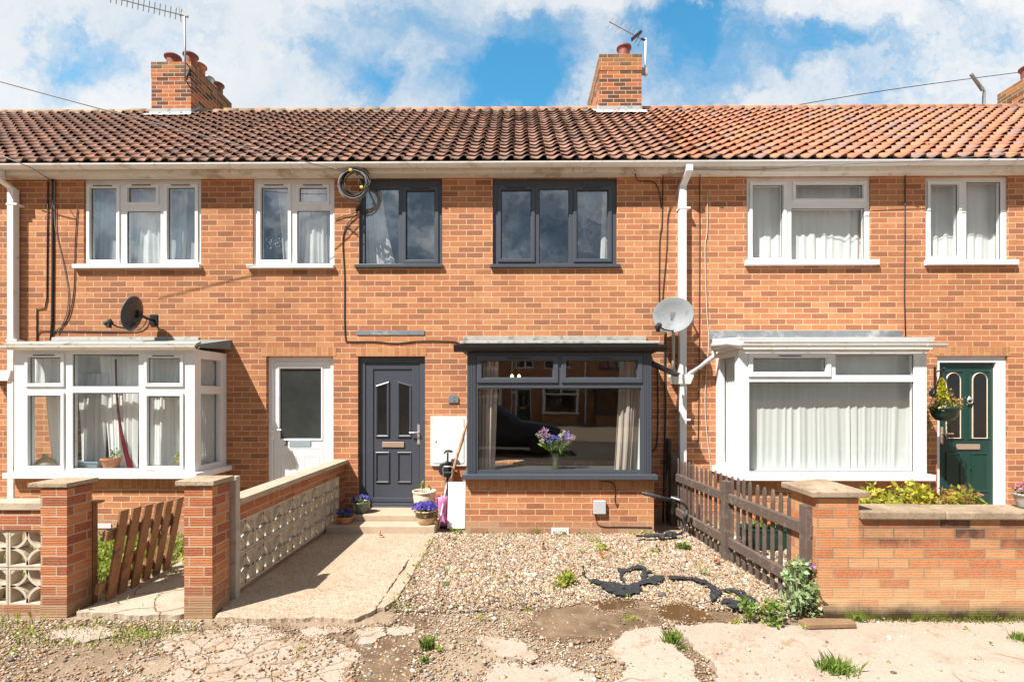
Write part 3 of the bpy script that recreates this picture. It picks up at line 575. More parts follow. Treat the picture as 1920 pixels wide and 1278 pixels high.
# ------------------------------------------------------------------ the terrace
X0, X1, X2, X3 = PX(28), PX(648), PX(1285), PX(1912)
EAV = (-.20, 4.735); RDG = (2.80, 7.155); TH = math.atan2(RDG[1]-EAV[1], RDG[0]-EAV[0]); NC = 18; GA = math.hypot(RDG[0]-EAV[0], RDG[1]-EAV[1])/NC
def roof(parent, x0, x1, colf, mt, ridgecol):
    nt = round((x1-x0)/.2045); tw = (x1-x0)/nt; m = 13; u = np.array([0, .1, .2, .3, .4, .5, .6, .7, .78, .86, .92, .97, 1.0])
    ss = lambda x: np.clip(x, 0, 1)**2*(3-2*np.clip(x, 0, 1)); prof = .042*(ss((u-.38)/.40)-ss((u-.86)/.14))+.012*(1-ss(u/.3)); lipf = (lambda x: .022) if mt is M['tile'] else (lambda x: .016 if x > 3.0 else .022)
    V = []; Fc = []; C = []; b = 0; ct, st = math.cos(TH), math.sin(TH)
    for k in range(NC):
        for i in range(nt):
            sl_ = 5 if RNG.random() < .018 else 1; j1, j2, ja = RNG.normal(0, .004)*sl_, RNG.normal(0, .003)+.004*(sl_ > 1), RNG.normal(0, .0045)*(1+.5*(sl_ > 1))
            xs = x0+tw*(i+u*1.02)+ja; rk = prof/.046
            rows = []
            lf_ = lipf(x0+tw*i)
            for sl, h in ((k*GA+j1, prof*1.25+lf_-.013+j2), (k*GA+j1, prof*1.25+lf_+j2), (k*GA+GA*.5, prof*.95+lf_*.55+j2*.5), ((k+1)*GA+.012, prof*.6)):
                 rows.append(np.stack([xs, EAV[0]+sl*ct-h*st, EAV[1]+sl*st+h*ct], -1))
            V.append(np.concatenate(rows))
            for r in range(3):
                a = b+r*m+np.arange(m-1); Fc.append(np.stack([a, a+1, a+m+1, a+m], -1))
            C.append(np.repeat([colf((x0+tw*i, k/NC))], 4*m, 0)); b += 4*m
    rf = npmesh('roof', np.concatenate(V), np.concatenate(Fc), mt, parent, np.clip(np.concatenate(C), 0, 1))
    MB().add([(x0, EAV[0]+.05, EAV[1]+.0), (x1, EAV[0]+.05, EAV[1]+.0), (x1, RDG[0], RDG[1]-.06), (x0, RDG[0], RDG[1]-.06), (x0, 5.8, EAV[1]), (x1, 5.8, EAV[1])], [(0, 1, 2, 3), (3, 2, 5, 4)]).build('underlay', M['black'], rf, fix=False)
    V = []; Fc = []; C = []; b = 0; n = round((x1-x0)/.297); L = (x1-x0)/n
    for i in range(n):
        r0, r1 = .118, .108; cc = np.array(ridgecol[RNG.integers(0, len(ridgecol))])*RNG.uniform(.85, 1.12); dz = RNG.normal(0, .004)
        for r, xx in ((r0-.015, x0+i*L), (r0, x0+i*L), (r1, x0+(i+1)*L-.006), (r1-.02, x0+(i+1)*L-.006)):
            a = np.linspace(-.15*PI, 1.15*PI, 13); V.append(np.stack([np.full(13, xx), RDG[0]-r*np.cos(a), RDG[1]-.045+dz+r*np.sin(a)], -1))
        for q in range(3):
            a = b+q*13+np.arange(12); Fc.append(np.stack([a, a+1, a+14, a+13], -1))
        C.append(np.repeat([cc], 52, 0)); b += 52
    npmesh('ridge_tiles', np.concatenate(V), np.concatenate(Fc), M['ridge'], rf, np.clip(np.concatenate(C), 0, 1))
    mo = MB()
    rg = random.Random(5); pts = [x0+(x1-x0)*i/120 for i in range(121)]
    ls = [[(x, RDG[0]-.13+rg.uniform(-.006, .006), RDG[1]-.125) for x in pts], [(x, RDG[0]-.145+rg.uniform(-.008, .008), RDG[1]-.06+rg.uniform(-.01, .006)) for x in pts], [(x, RDG[0]-.08, RDG[1]-.02) for x in pts]]
    mo.loops(ls, close=False).build('ridge_mortar', M['flash'], rf, fix=False)
    return rf
def brown(p):
    x, v = p; o = math.exp(-((x+5.6)/.55)**2)*.5*random.random()+max(0, (x-.9)/1.3)*.75*random.random()**.5
    c = np.array(random.choice([(.25, .142, .105), (.28, .16, .118), (.31, .175, .125), (.21, .13, .10), (.35, .185, .125)])); return c*(1-o)+np.array((.42, .19, .11))*o
def orange(p):
    c = np.array(random.choice([(.40, .16, .09), (.43, .18, .10), (.36, .15, .09), (.39, .185, .12), (.43, .20, .11)])); 
    if random.random() < .07+.12*(p[0] > 4.5): c = np.array((.28, .17, .14))
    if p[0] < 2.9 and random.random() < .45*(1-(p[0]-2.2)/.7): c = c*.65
    return c
RID = [(.42, .19, .11), (.46, .23, .14), (.38, .17, .10)]; RIDL = [(.36, .25, .16), (.40, .24, .15), (.30, .2, .12)]
def eaves(parent, x0, x1, gm, fm, brackets, seed):
    MB().box(x0, x1, -.15, -.125, 4.60, 4.70).build('fascia', fm, parent)
    MB().box(x0, x1, -.124, -.002, 4.601, 4.615).build('soffit', fm, parent)
    ls = [[(x, -.205+r*math.cos(a), 4.70+r*math.sin(a)) for a in np.linspace(PI, 2*PI, 11)]+[(x, -.205+(r-.006)*math.cos(a), 4.70+(r-.006)*math.sin(a)) for a in np.linspace(2*PI, PI, 11)] for x, r in ((x0, .056), (x1, .056))]
    gt = MB().loops(ls, cap0=True, cap1=True).build('gutter', gm, parent)
    for bx in brackets:
        x = PX(bx, -.2); ls = [[(xx, -.205+r*math.cos(a), 4.70+r*math.sin(a)) for a in np.linspace(PI, 2*PI, 9) for r in (.0605,)] for xx in (x-.012, x+.012)]
        b = MB(); b.loops(ls, close=False); ls2 = [[(xx, -.205+.064*math.cos(a), 4.70+.064*math.sin(a)) for a in np.linspace(PI, 2*PI, 9)] for xx in (x-.012, x+.012)]; b.loops(ls2, close=False)
        b.box(x-.01, x+.01, -.152, -.146, 4.61, 4.68); b.build('gutter_bracket', gm, gt, fix=False)
def wall(parent, x0, x1, holes, mt, name='wall'):
    return MB().plate(x0, x1, -.15, 4.62, 0, .27, [rect(*h, 0) if len(h) == 4 and abs(h[2]) > 20 else h for h in holes]).build(name, mt, parent)
def room(parent, x0, x1, up=True):
    r = MB()
    for z0, z1 in ((.16, 2.48), (2.56, 4.72)):
        a = [(x0+.05, .272, z0), (x1-.05, .272, z0), (x1-.05, 4.2, z0), (x0+.05, 4.2, z0)]; b = [(p[0], p[1], z1) for p in a]
        r.add(a+b, [(7, 6, 5, 4), (1, 5, 6, 2), (0, 3, 7, 4), (3, 2, 6, 7)]); MB().add(a, [(0, 1, 2, 3)]).build('carpet', M['carpet'], parent, fix=False)
    r.build('room', M['room'], parent, fix=False)
    MB().plate(x0, x1, 0, 4.7, 5.5, 5.6).build('rear_wall', M['brick'], parent)
def lintel(parent, px0, px1, py0, py1):
    r = rect(px0, px1, py0, py1, 0); n = round((r[1]-r[0])/.0815); 
    mb = MB(); mb.plate(r[0], r[1], r[2], r[3], -.004, .02, rot=1); mb.build('lintel', M['soldier'], parent)
def chimney(parent, x0, x1, y0, y1, zb, zt, pots, flash=True):
    mb = MB(); mb.box(x0, x1, y0, y1, zb, zt-.30)
    e = .006
    mb.box(x0-e, x1+e, y0-e, y1+e, zt-.299, zt-.001)
    c = mb.build('chimney', M['stack'], parent)
    MB().box(x0+.05, x1-.05, y0+.05, y1-.05, zt, zt+.025).build('flaunching', M['flash'], c, bevel=.01)
    for px_, py_, r, h, tilt, mt in pots:
        prof = [(r*.86, 0), (r*.92, h*.2), (r*.95, h*.72), (r*1.02, h*.8), (r*1.06, h*.88), (r*1.22, h*.92), (r*1.22, h), (r*1.05, h), (r*.9, h*.85), (r*.8, h*.3)]
        MB().lathe(prof, (px_, py_, zt+.02), 20, M=Matrix.Rotation(tilt, 3, 'Y')).build('chimney_pot', M[mt], c, smooth=False)
    if flash:
        zr = lambda Y: EAV[1]+(Y-EAV[0])*math.tan(TH)+.055
        b = MB(); b.box(x0-.01, x1+.01, y0-.012, y0-.002, zr(y0)-.03, zr(y0)+.09)
        a = [(x0-.03, y0-.012, zr(y0)+.02), (x1+.03, y0-.012, zr(y0)+.02), (x1+.10, y0-.17, zr(y0)-.11), (x0-.10, y0-.17, zr(y0)-.11)]
        n = 12; top = [(x0-.03+(x1-x0+.06)*i/n, y0-.012, zr(y0)+.02) for i in range(n+1)]; bot = [(x0-.09+(x1-x0+.18)*i/n, y0-.15-.03*(i % 2), zr(y0)-.105-.024*(i % 2)) for i in range(n+1)]
        b.loops([top, bot], close=False)
        for xs, sg in ((x0, -1), (x1, 1)):
            tp = [(xs+sg*.004, y0+(2.75-y0)*i/6, zr(y0+(2.75-y0)*i/6)+.08) for i in range(7)]; md = [(xs+sg*.012, p[1], p[2]-.085) for p in tp]; bt_ = [(xs+sg*(.10+.03*(i % 2)), p[1], p[2]-.07) for i, p in enumerate(tp)]
            b.loops([tp, md, bt_], close=False)
        b.build('flashing', M['whiteflash'], c, fix=False)
    return c
def bay(parent, Y, fr, lights, mt, glass, sill, sides, base_mt, base, board=None):
    """front frame px rect fr; sides: list of ('L'|'R', hole list in (y0,y1,z0,z1))"""
    o = rect(*fr, Y)
    b = window(parent, fr, Y, lights, mt, glass, None, .07); oo = ORG[b.name]; b.name = 'bay_window'; ORG[b.name] = oo
    for sd_, hs in sides:
        x = o[0] if sd_ == 'L' else o[1]; d0, d1 = (x, x+.07) if sd_ == 'L' else (x, x-.07)
        MB().plate(Y+.0705, -.002, o[2], o[3], d0, d1, hs, side=True).build('side_frame', mt, b, bevel=.004)
        gl = MB()
        for h in hs: gl.add([((d0+d1)/2, h[0], h[2]), ((d0+d1)/2, h[1], h[2]), ((d0+d1)/2, h[1], h[3]), ((d0+d1)/2, h[0], h[3])], [(0, 1, 2, 3)])
        if hs: gl.build('side_glass', glass, b, fix=False)
    s = rect(*sill, Y-.06); sg = MB()
    sg.prism([(s[0], Y-.085), (s[1], Y-.085), (s[1]-.0, -.003), (s[0], -.003)], lambda a, q, d: (a, q, d), s[2], s[3]); sg.build('sill', mt, b, bevel=.006)
    x0, x1 = PX(base[0], Y+.02), PX(base[1], Y+.02)
    bw = MB(); bw.plate(x0, x1, -.12, s[2]-.135-.001, Y+.02, Y+.23); bw.plate(Y+.231, -.001, -.12, s[2]-.135-.001, x0, x0+.2, side=True); bw.plate(Y+.231, -.001, -.12, s[2]-.135-.001, x1, x1-.2, side=True)
    bw.build('bay_wall', base_mt, b)
    so = MB(); so.plate(x0, x1, s[2]-.135, s[2]-.001, Y+.02, Y+.23, rot=1); so.plate(Y+.231, -.001, s[2]-.135, s[2]-.001, x0, x0+.2, side=True, rot=1); so.plate(Y+.231, -.001, s[2]-.135, s[2]-.001, x1, x1-.2, side=True, rot=1)
    so.build('brick_sill_course', M['soldier'], b)
    MB().box(o[0]+.072, o[1]-.072, Y+.072, .28, s[3]+.004, s[3]+.022).build('window_board', board or M['white'], b)
    return b, o, s

# ---- number 3, the left house
H3 = thing('terraced_house', ((X0+X1)/2, 0, 0), 'brick terraced house with white bay window and white door numbered 3', 'house', 'brick terraced houses')
W1, W2 = (157, 377, 334, 500), (474, 627, 334, 502); D3 = (499, 625, 668, 958); BY3 = -.65
bx = rect(42, 352, 655, 886, BY3)
wall(H3, X0, X1, [W1, W2, D3, (bx[0], bx[1], .78, 2.25)], M['brick']); room(H3, X0, X1)
roof(H3, X0, X1, brown, M['tile'], RIDL); eaves(H3, X0, X1, M['cream'], M['oldwhite'], (154, 293, 432, 545, 567, 630), 1)
lintel(H3, 490, 630, 651, 667.5)
f = window(H3, W1, .03, [((170, 219, 353, 487), 1), ((241, 293, 352, 379), 1, .042), ((238, 301, 396, 494), 0), ((315, 366, 352, 487), 1)], M['white'], M['glass_up'], (145, 381, 498, 505))
f = window(H3, W2, .03, [((490, 540, 352, 487), 1), ((562, 613, 352, 378), 1, .042), ((557, 619, 395, 494), 0)], M['white'], M['glass_up'], (468, 629, 499, 505))
# door 3
def door_frame(parent, r, mt, Y=.06, fw=.06, name='door'):
    return MB().plate(*r, Y, Y+.07, [(r[0]+fw, r[1]-fw, r[2], r[3]-fw)]).build(name, mt, parent, bevel=.004)
d = rect(*D3, 0); fr = door_frame(H3, (d[0], d[1], .12, d[3]), M['white']); yl = .085
gz = rect(525, 602, 691, 822, yl)
lf = MB().plate(d[0]+.063, d[1]-.063, .14, d[3]-.063, yl, yl+.045, [gz]).build('door_leaf', M['white'], fr, bevel=.003)
MB().box(gz[0], gz[1], yl+.015, yl+.03, gz[2], gz[3]).build('door_glass', M['obscure'], fr)
mo = MB(); g_ = grow(gz, .03); moulding(mo, [(g_[0], g_[2]), (g_[1], g_[2]), (g_[1], g_[3]), (g_[0], g_[3])], .03, yl, .012)
for q in ((528, 557, 853, 925), (570, 600, 853, 925), (520, 606, 838, 935)):
    r = rect(*q, yl); moulding(mo, [(r[0], r[2]), (r[1], r[2]), (r[1], r[3]), (r[0], r[3])], .018, yl, .008)
mo.build('moulding', M['white'], fr, fix=True)
def handle(parent, px, py, Y, dirx, mt, hz=.11):
    x, z = P(px, py, Y); b = MB(); b.box(x-.016, x+.016, Y-.012, Y-.001, z-hz, z+hz*.9); b.tube([(x, Y-.01, z+.02), (x, Y-.05, z+.02)], .011, 8); b.tube([(x, Y-.05, z+.02), (x+dirx*.05, Y-.055, z+.022), (x+dirx*.115, Y-.05, z+.02)], .010, 8)
    b.build('handle', mt, parent, bevel=.002)
handle(fr, 515, 808, yl, 1, M['white'])
r = rect(543, 583, 826, 837, yl); lb = MB().box(r[0], r[1], yl-.012, yl-.001, r[2], r[3]).build('letterbox', M['greyplastic'], fr, bevel=.003)
text('3', 'door_number', P3(536.5, 830.5, yl-.006), .105, M['black'], fr)
# bay of number 3
L3 = [((55, 115, 670, 718), 1, .045), ((55, 115, 742, 873), 1, .045), ((136, 260, 664, 724), 0), ((136, 261, 736, 878), 0), ((278, 338, 671, 718), 1, .045), ((278, 338, 743, 873), 1, .045)]
zt = [PZ(y, BY3) for y in (670, 722, 738, 876)]
b3, o3, s3 = bay(H3, BY3, (27, 365, 655, 888), L3, M['white'], M['glass_net'], (8, 371, 886, 897),
    [('R', [(-.53, -.12, zt[1], zt[0]), (-.53, -.12, zt[3], zt[2])]), ('L', [(-.53, -.12, zt[1], zt[0]), (-.53, -.12, zt[3], zt[2])])], M['brick_b'], (28, 364))
def bay_roof(parent, x0, x1, Yf, z0, z1, mt, th=.03, ov=.0):
    r = MB(); r.prism([(Yf, z0), (-.002, z1), (-.002, z1-th-.10), (Yf+.02, z0-th)], lambda a, b, d: (d, a, b), x0, x1); return r.build('bay_roof', mt, parent, bevel=.004)
zf = PZ(645, -.74); bay_roof(b3, o3[0]-.06, o3[1]+.07, -.74, zf, 2.43, M['felt'])
MB().box(o3[0]-.02, o3[1]+.02, -.665, -.02, o3[3]+.001, zf-.05).build('bay_soffit', M['white'], b3)
def half_gutter(parent, x0, x1, Y, z, r, mt, br=()):
    ls = [[(x, Y+r*math.cos(a), z+r*math.sin(a)) for a in np.linspace(PI, 2*PI, 9)]+[(x, Y+(r-.005)*math.cos(a), z+(r-.005)*math.sin(a)) for a in np.linspace(2*PI, PI, 9)] for x in (x0, x1)]
    g = MB().loops(ls, cap0=True, cap1=True).build('gutter', mt, parent)
    for x in br:
        MB().loops([[(xx, Y+(r+.005)*math.cos(a), z+(r+.004)*math.sin(a)) for a in np.linspace(PI, 2*PI, 9)]+[(xx, Y+(r+.001)*math.cos(a), z+(r+.0006)*math.sin(a)) for a in np.linspace(2*PI, PI, 9)] for xx in (x-.011, x+.011)], cap0=True, cap1=True).build('gutter_bracket', mt, g)
    return g
half_gutter(b3, PX(-14, -.73), PX(368, -.73), -.715, PZ(647, -.74), .05, M['cream'], [PX(q, -.73) for q in (112, 246, 350)])
MB().prism([(-.755, zf+.012), (-.755, zf-.015), (-.66, zf+.02), (-.66, zf+.05)], lambda a, b, d: (d, a, b), PX(8, -.75), PX(368, -.75)).build('roof_felt_edge', M['flash'], b3, bevel=.004)
fx = MB(); r = rect(97, 372, 632, 643, -.02); fx.prism([(-.02, r[3]), (-.004, r[3]), (-.004, r[2]-.05), (-.30, r[2]-.08), (-.30, r[2]-.065), (-.03, r[2])], lambda a, b, d: (d, a, b), r[0], r[1]); fx.build('flashing', M['whiteflash'], b3)
# gutter to hopper + downpipe of number 3
def pipe_box(parent, name, pts, hw, mt):
    mb = MB(); 
    for (x0, y0, z0), (x1, y1, z1) in zip(pts, pts[1:]):
        mb.loops([[(x0-hw, y0-hw, z0), (x0+hw, y0-hw, z0), (x0+hw, y0+hw, z0), (x0-hw, y0+hw, z0)], [(x1-hw, y1-hw, z1), (x1+hw, y1-hw, z1), (x1+hw, y1+hw, z1), (x1-hw, y1+hw, z1)]], cap0=True, cap1=True)
    return mb.build(name, mt, parent, bevel=.004)
def clip(parent, x, Y, z, hw, mt): MB().box(x-hw-.012, x+hw+.05, Y-hw-.004, Y+hw+.02, z-.012, z+.012).build('pipe_clip', mt, parent)
xd = PX(25, -.06)
dp = pipe_box(H3, 'downpipe', [(PX(0, -.2)-.02, -.2, 4.66), (PX(0, -.2)-.02, -.2, PZ(331, -.2)), (xd, -.06, PZ(352, -.06)), (xd, -.06, 2.1), (xd, -.06, 0.0)], .042, M['cream'])
clip(dp, xd, -.06, PZ(381, -.06), .042, M['cream']); clip(dp, xd, -.06, PZ(637, -.06), .042, M['cream'])
def hopper(parent, x0, x1, z0, z1, Y, mt):
    ix = (x1-x0)*.12; h = MB(); h.loops([[(x0, Y-.13, z1), (x1, Y-.13, z1), (x1, Y+.0, z1), (x0, Y+.0, z1)], [(x0, Y-.13, z1-.03), (x1, Y-.13, z1-.03), (x1, Y, z1-.03), (x0, Y, z1-.03)], [(x0+ix, Y-.12, z0), (x1-ix, Y-.12, z0), (x1-ix, Y, z0), (x0+ix, Y, z0)]], cap0=False, cap1=True)
    h.build('hopper', mt, parent, bevel=.004)
r = rect(-22, 29, 695, 714, -.07); hopper(dp, r[0], r[1], r[2], r[3], 0-.005, M['white'])
MB().tube([P3(-60, 655, -.3), P3(-14, 690, -.08)], .034, 10).build('waste_pipe', M['white'], dp)
zc = EAV[1]+(2.5+.2)*math.tan(TH)
cx0, cx1 = PX(284, 2.5), PX(358, 2.5)
chimney(H3, cx0, cx1, 2.5, 3.78, 5.6, PZ(112, 2.5), [(cx0+.27, 2.72, .12, .22, -.10, 'pot'), (cx0+.60, 2.70, .11, .24, .02, 'pot'), (cx0+.56, 3.0, .12, .25, 0, 'terracotta'), (cx0+.58, 3.30, .08, .2, 0, 'steel'), (cx0+.57, 3.58, .11, .25, 0, 'pot')])

# ---- number 5, the middle house
H5 = thing('terraced_house', ((X1+X2)/2, 0, 0), 'brick terraced house with dark grey bay window, dark grey door and windows', 'house', 'brick terraced houses')
W3, W4 = (673, 829, 334, 499), (924, 1157, 334, 499); D5 = (671, 797, 668, 954); BY5 = -.67
bx = rect(900, 1200, 663, 890, BY5)
wall(H5, X1, X2, [W3, W4, D5, (bx[0], bx[1], .78, 2.25)], M['brick_b']); room(H5, X1, X2)
roof(H5, X1, X2, brown, M['tile'], RID); eaves(H5, X1, X2, M['cream'], M['oldwhite'], (795, 943, 1092, 1212, 1230, 1268), 2)
lintel(H5, 668, 800, 651.5, 667.5)
window(H5, W3, .04, [((684, 748, 354, 495), 0), ((762, 815, 358, 487), 1, .055)], M['grey'], M['glass_up'], (668, 832, 498, 503.5))
window(H5, W4, .04, [((940, 996, 357, 485), 1, .05), ((1011, 1067, 354, 494), 0), ((1082, 1140, 357, 485), 1, .05)], M['grey'], M['glass_up'], (920, 1161, 498, 503.5))
d = rect(*D5, 0); fr = door_frame(H5, (d[0], d[1], .165, d[3]), M['grey'], .05, .085); yl = .075
lf = MB().box(d[0]+.087, d[1]-.087, yl, yl+.05, .22, d[3]-.087).build('door_leaf', M['doorgrey'], fr, bevel=.004)
MB().plate(d[0]+.087, d[1]-.087, .225, d[3]-.087, yl-.014, yl-.001, [(d[0]+.19, d[1]-.19+.0, .29, d[3]-.17)]).build('door_border', M['doorgrey'], fr, bevel=.006)
mo = MB(); gl = MB()
def pxpoly(pts, Y): return [P(a, b, Y) for a, b in pts]
for poly in ([(704, 722), (731, 713.5), (731, 820), (704, 820)], [(745, 713.5), (773, 722), (773, 820), (745, 820)]):
    moulding(mo, pxpoly(poly, yl), .042, yl, .022); ins = inset(pxpoly(poly, yl), .046 if poly[0][0] < 740 else .046)
    gl.prism(ins, lambda a, b, q: (a, q, b), yl-.004, yl+.002)
for poly in ([(704, 846), (731, 846), (731, 905), (704, 905)], [(745, 846), (773, 846), (773, 905), (745, 905)]): moulding(mo, pxpoly(poly, yl), .03, yl, .020)
mo.build('moulding', M['doorgrey'], fr); gl.build('door_glass', M['darkpane'], fr)
for q in (0, 1):
    MB().box(d[0]+.06, d[1]-.0, .0-.03*q, .06, .182+.02*(1-q), .20+.02*(1-q)).build('threshold', M['grey'], fr, bevel=.003)
handle(fr, 785, 813, yl-.014, -1, M['chrome'], .14)
r = rect(717, 758, 828, 838, yl); MB().box(r[0], r[1], yl-.016, yl-.001, r[2], r[3]).build('letterbox', M['gold'], fr, bevel=.004)
L5 = [((904, 1037, 676, 708), 1, .062), ((1062, 1195, 676, 708), 1, .062), ((896, 1202, 727, 882), 0)]
b5, o5, s5 = bay(H5, BY5, (876, 1222, 661, 890), L5, M['grey'], M['glass'], (866, 1233, 889, 899), [('L', [(-.53, -.12, 1.0, 2.05)]), ('R', [(-.53, -.12, 1.0, 2.05)])], M['brick_b'], (872.5, 1226), M['carpet'])
for xx in (o5[0]+.055, o5[1]-.055):
    pm = MB(); 
    for k in range(-2, 3): pm.box(xx+k*.02-.008, xx+k*.02+.008, BY5-.012, BY5-.0005, o5[2], o5[3])
    pm.build('corner_post', M['grey'], b5, bevel=.002)
zf = PZ(642, -.76); bay_roof(b5, o5[0]-.06, o5[1]+.06, -.72, zf, 2.42, M['felt'])
MB().box(o5[0]-.05, o5[1]+.05, -.69, -.02, o5[3]+.001, zf-.05).build('bay_soffit', M['black'], b5)
half_gutter(b5, PX(851, -.75), PX(1250, -.75), -.715, PZ(646, -.78), .082, M['black'], [PX(q, -.8) for q in (900, 994, 1106, 1208, 1228)])
r = rect(862, 1238, 639, 645.5, -.78); MB().box(r[0], r[1], -.78, -.66, r[2]+.01, r[3]).build('roof_felt_edge', M['whiteflash'], b5, bevel=.008)
r = rect(868, 1212, 630, 645, -.02); MB().prism([(-.025, r[3]), (-.003, r[3]), (-.003, r[2]), (-.30, r[2]-.10), (-.30, r[2]-.08), (-.03, r[2])], lambda a, b, q: (q, a, b), r[0], r[1]).build('flashing', M['flash'], b5, bevel=.004)
xd = PX(1279, -.06)
dp = pipe_box(H5, 'downpipe', [(PX(1291, -.2), -.2, 4.66), (PX(1291, -.2), -.2, PZ(324, -.2)), (xd, -.06, PZ(352, -.06)), (xd, -.06, 2.0), (xd, -.06, .02)], .045, M['white'])
clip(dp, xd, -.06, PZ(393, -.06), .045, M['white']); clip(dp, xd, -.06, PZ(786, -.06), .045, M['white'])
r = rect(1257, 1299, 702, 720, -.1); hopper(dp, r[0], r[1], r[2], r[3], -.005, M['meter'])
MB().tube([P3(1222, 681, -.45), P3(1274, 704, -.07)], .036, 10).build('bay_drain_pipe', M['black'], b5, smooth=True)
MB().tube([P3(1263, 620, -.06), P3(1262, 703, -.06)], .022, 8).build('overflow_pipe', M['wcable'], dp, smooth=True)
r = rect(669, 796, 619.5, 628, 0); MB().box(r[0], r[1], -.012, -.001, r[2], r[3]).build('lead_strip', M['lead'], H5, bevel=.003)
cx0, cx1 = PX(1124, 2.5), PX(1203, 2.5)
chimney(H5, cx0, cx1, 2.5, 4.0, 5.6, PZ(103, 2.5), [(cx0+.51, 2.75, .115, .27, .0, 'pot'), (cx0+.40, 3.05, .10, .26, -.05, 'black')])

# ---- number 7, the right house
H7 = thing('terraced_house', ((X2+X3)/2, 0, 0), 'brick terraced house with orange tiled roof, white bay window and green door', 'house', 'brick terraced houses')
W5, W6 = (1400, 1633, 331, 498), (1735, 1891, 331, 497); D7 = (1757, 1890, 666, 958); BY7 = -.67
bx = rect(1400, 1722, 655, 888, BY7)
wall(H7, X2, X3, [W5, W6, D7, (bx[0], bx[1], .78, 2.25)], M['brick_b']); room(H7, X2, X3)
roof(H7, X2, X3, orange, M['tile_o'], RID); eaves(H7, X2, X3, M['white'], M['cream'], (1328, 1450, 1582, 1706, 1845, 1898), 3)
lintel(H7, 1752, 1893, 650, 667)
window(H7, W5, .03, [((1411, 1468, 347, 483), 1, .045), ((1492, 1617, 347, 372), 1, .045), ((1484, 1621, 390, 489), 0)], M['white'], M['glass_net'], (1394, 1641, 490, 499), vents=False)
window(H7, W6, .03, [((1744, 1796, 346, 480), 1, .045), ((1812, 1877, 341, 488), 0)], M['white'], M['glass_net'], (1729, 1899, 490, 499), vents=False)
d = rect(*D7, 0); MB().plate(*(d[0]+.0, d[1], .10, d[3]), .03, .11, [(PX(1762, .03), PX(1868, .03), .17, PZ(680, .03))]).build('door', M['white'], H7, bevel=.004)
fr = [o for o in H7.children if o.name.startswith('door')][-1]; yl = .075
a0, a1 = PX(1762, yl), PX(1868, yl); MB().box(a0, a1, yl, yl+.05, .18, PZ(680, yl)).build('door_leaf', M['green'], fr, bevel=.003)
mo = MB(); be = MB(); gl = MB()
for (c0, c1) in ((1772, 1802), (1821, 1852)):
    q = pxpoly([(c0-6, 694), (c1+6, 694), (c1+6, 824), (c0-6, 824)], yl); moulding(mo, q, .03, yl, .012)
    x0, z1 = P(c0+3, 700, yl); x1, z0 = P(c1-3, 820, yl); rr = (x1-x0)/2
    arch = [(x0, z0), (x1, z0)]+[((x0+x1)/2+rr*math.cos(t), z1-rr+rr*math.sin(t)) for t in np.linspace(0, PI, 13)]
    gl.prism(arch, lambda a, b, q: (a, q, b), yl-.006, yl+.002); moulding(be, inset(arch, -.014), .014, yl, .014)
for (c0, c1) in ((1772, 1802), (1821, 1852)): moulding(mo, pxpoly([(c0, 848), (c1, 848), (c1, 922), (c0, 922)], yl), .03, yl, .014)
mo.build('moulding', M['green'], fr); be.build('glazing_bead', M['creampot'], fr); gl.build('door_glass', M['darkpane'], fr)
handle(fr, 1765, 815, yl, 1, M['gold'], .12)
r = rect(1792, 1836, 832, 842, yl); MB().box(r[0], r[1], yl-.014, yl-.001, r[2], r[3]).build('letterbox', M['gold'], fr, bevel=.003)
kx, kz = P(1815, 751, yl); kn = MB(); kn.lathe([(.0, -.01), (.022, -.008), (.026, .0), (.02, .014), (.012, .03), (.0, .045)], (kx, yl-.02, kz+.02), 12); kn.tube([(kx+.035*math.cos(t), yl-.03, kz+.035*math.sin(t)) for t in np.linspace(.3*PI, 2.7*PI, 20)], .007, 6); kn.build('knocker', M['chrome'], fr, smooth=True)
L7 = [((1412, 1548, 671, 697), 1, .06), ((1567, 1714, 665, 703), 0), ((1405, 1714, 716, 884), 0)]
b7, o7, s7 = bay(H7, BY7, (1385, 1738, 655, 890), L7, M['white'], M['glass_net'], (1380, 1752, 889, 901), [('L', [(-.56, -.12, PZ(868, -.3), PZ(668, -.5))]), ('R', [(-.56, -.12, PZ(868, -.3), PZ(668, -.5))])], M['brick_b'], (1388, 1738))
zf = PZ(633, -.73); bay_roof(b7, o7[0]-.05, o7[1]+.05, -.73, zf, 2.43, M['white'], th=.05)
MB().box(o7[0]-.03, o7[1]+.05, -.69, -.02, o7[3]+.001, zf-.052).build('bay_soffit', M['cream'], b7)
half_gutter(b7, PX(1388, -.78), PX(1775, -.78), -.765, PZ(645, -.78), .042, M['white'], [PX(q, -.78) for q in (1450, 1518, 1640, 1738)])
MB().tube([(o7[0]-.0, -.765, PZ(647, -.78)), (o7[0]-.10, -.66, zf-.05), (o7[0]-.11, -.20, zf-.05)], .045, 10).build('gutter', M['white'], b7, smooth=True)
MB().tube([(o7[0]-.11, -.22, zf-.07), P3(1338, 668, -.16), P3(1290, 703, -.07)], .03, 10).build('bay_drain_pipe', M['white'], b7, smooth=True)
r = rect(1330, 1690, 620, 637, -.01); MB().box(r[0], r[1], -.014, -.001, r[2], r[3]).build('flashing', M['lead'], b7, bevel=.003)

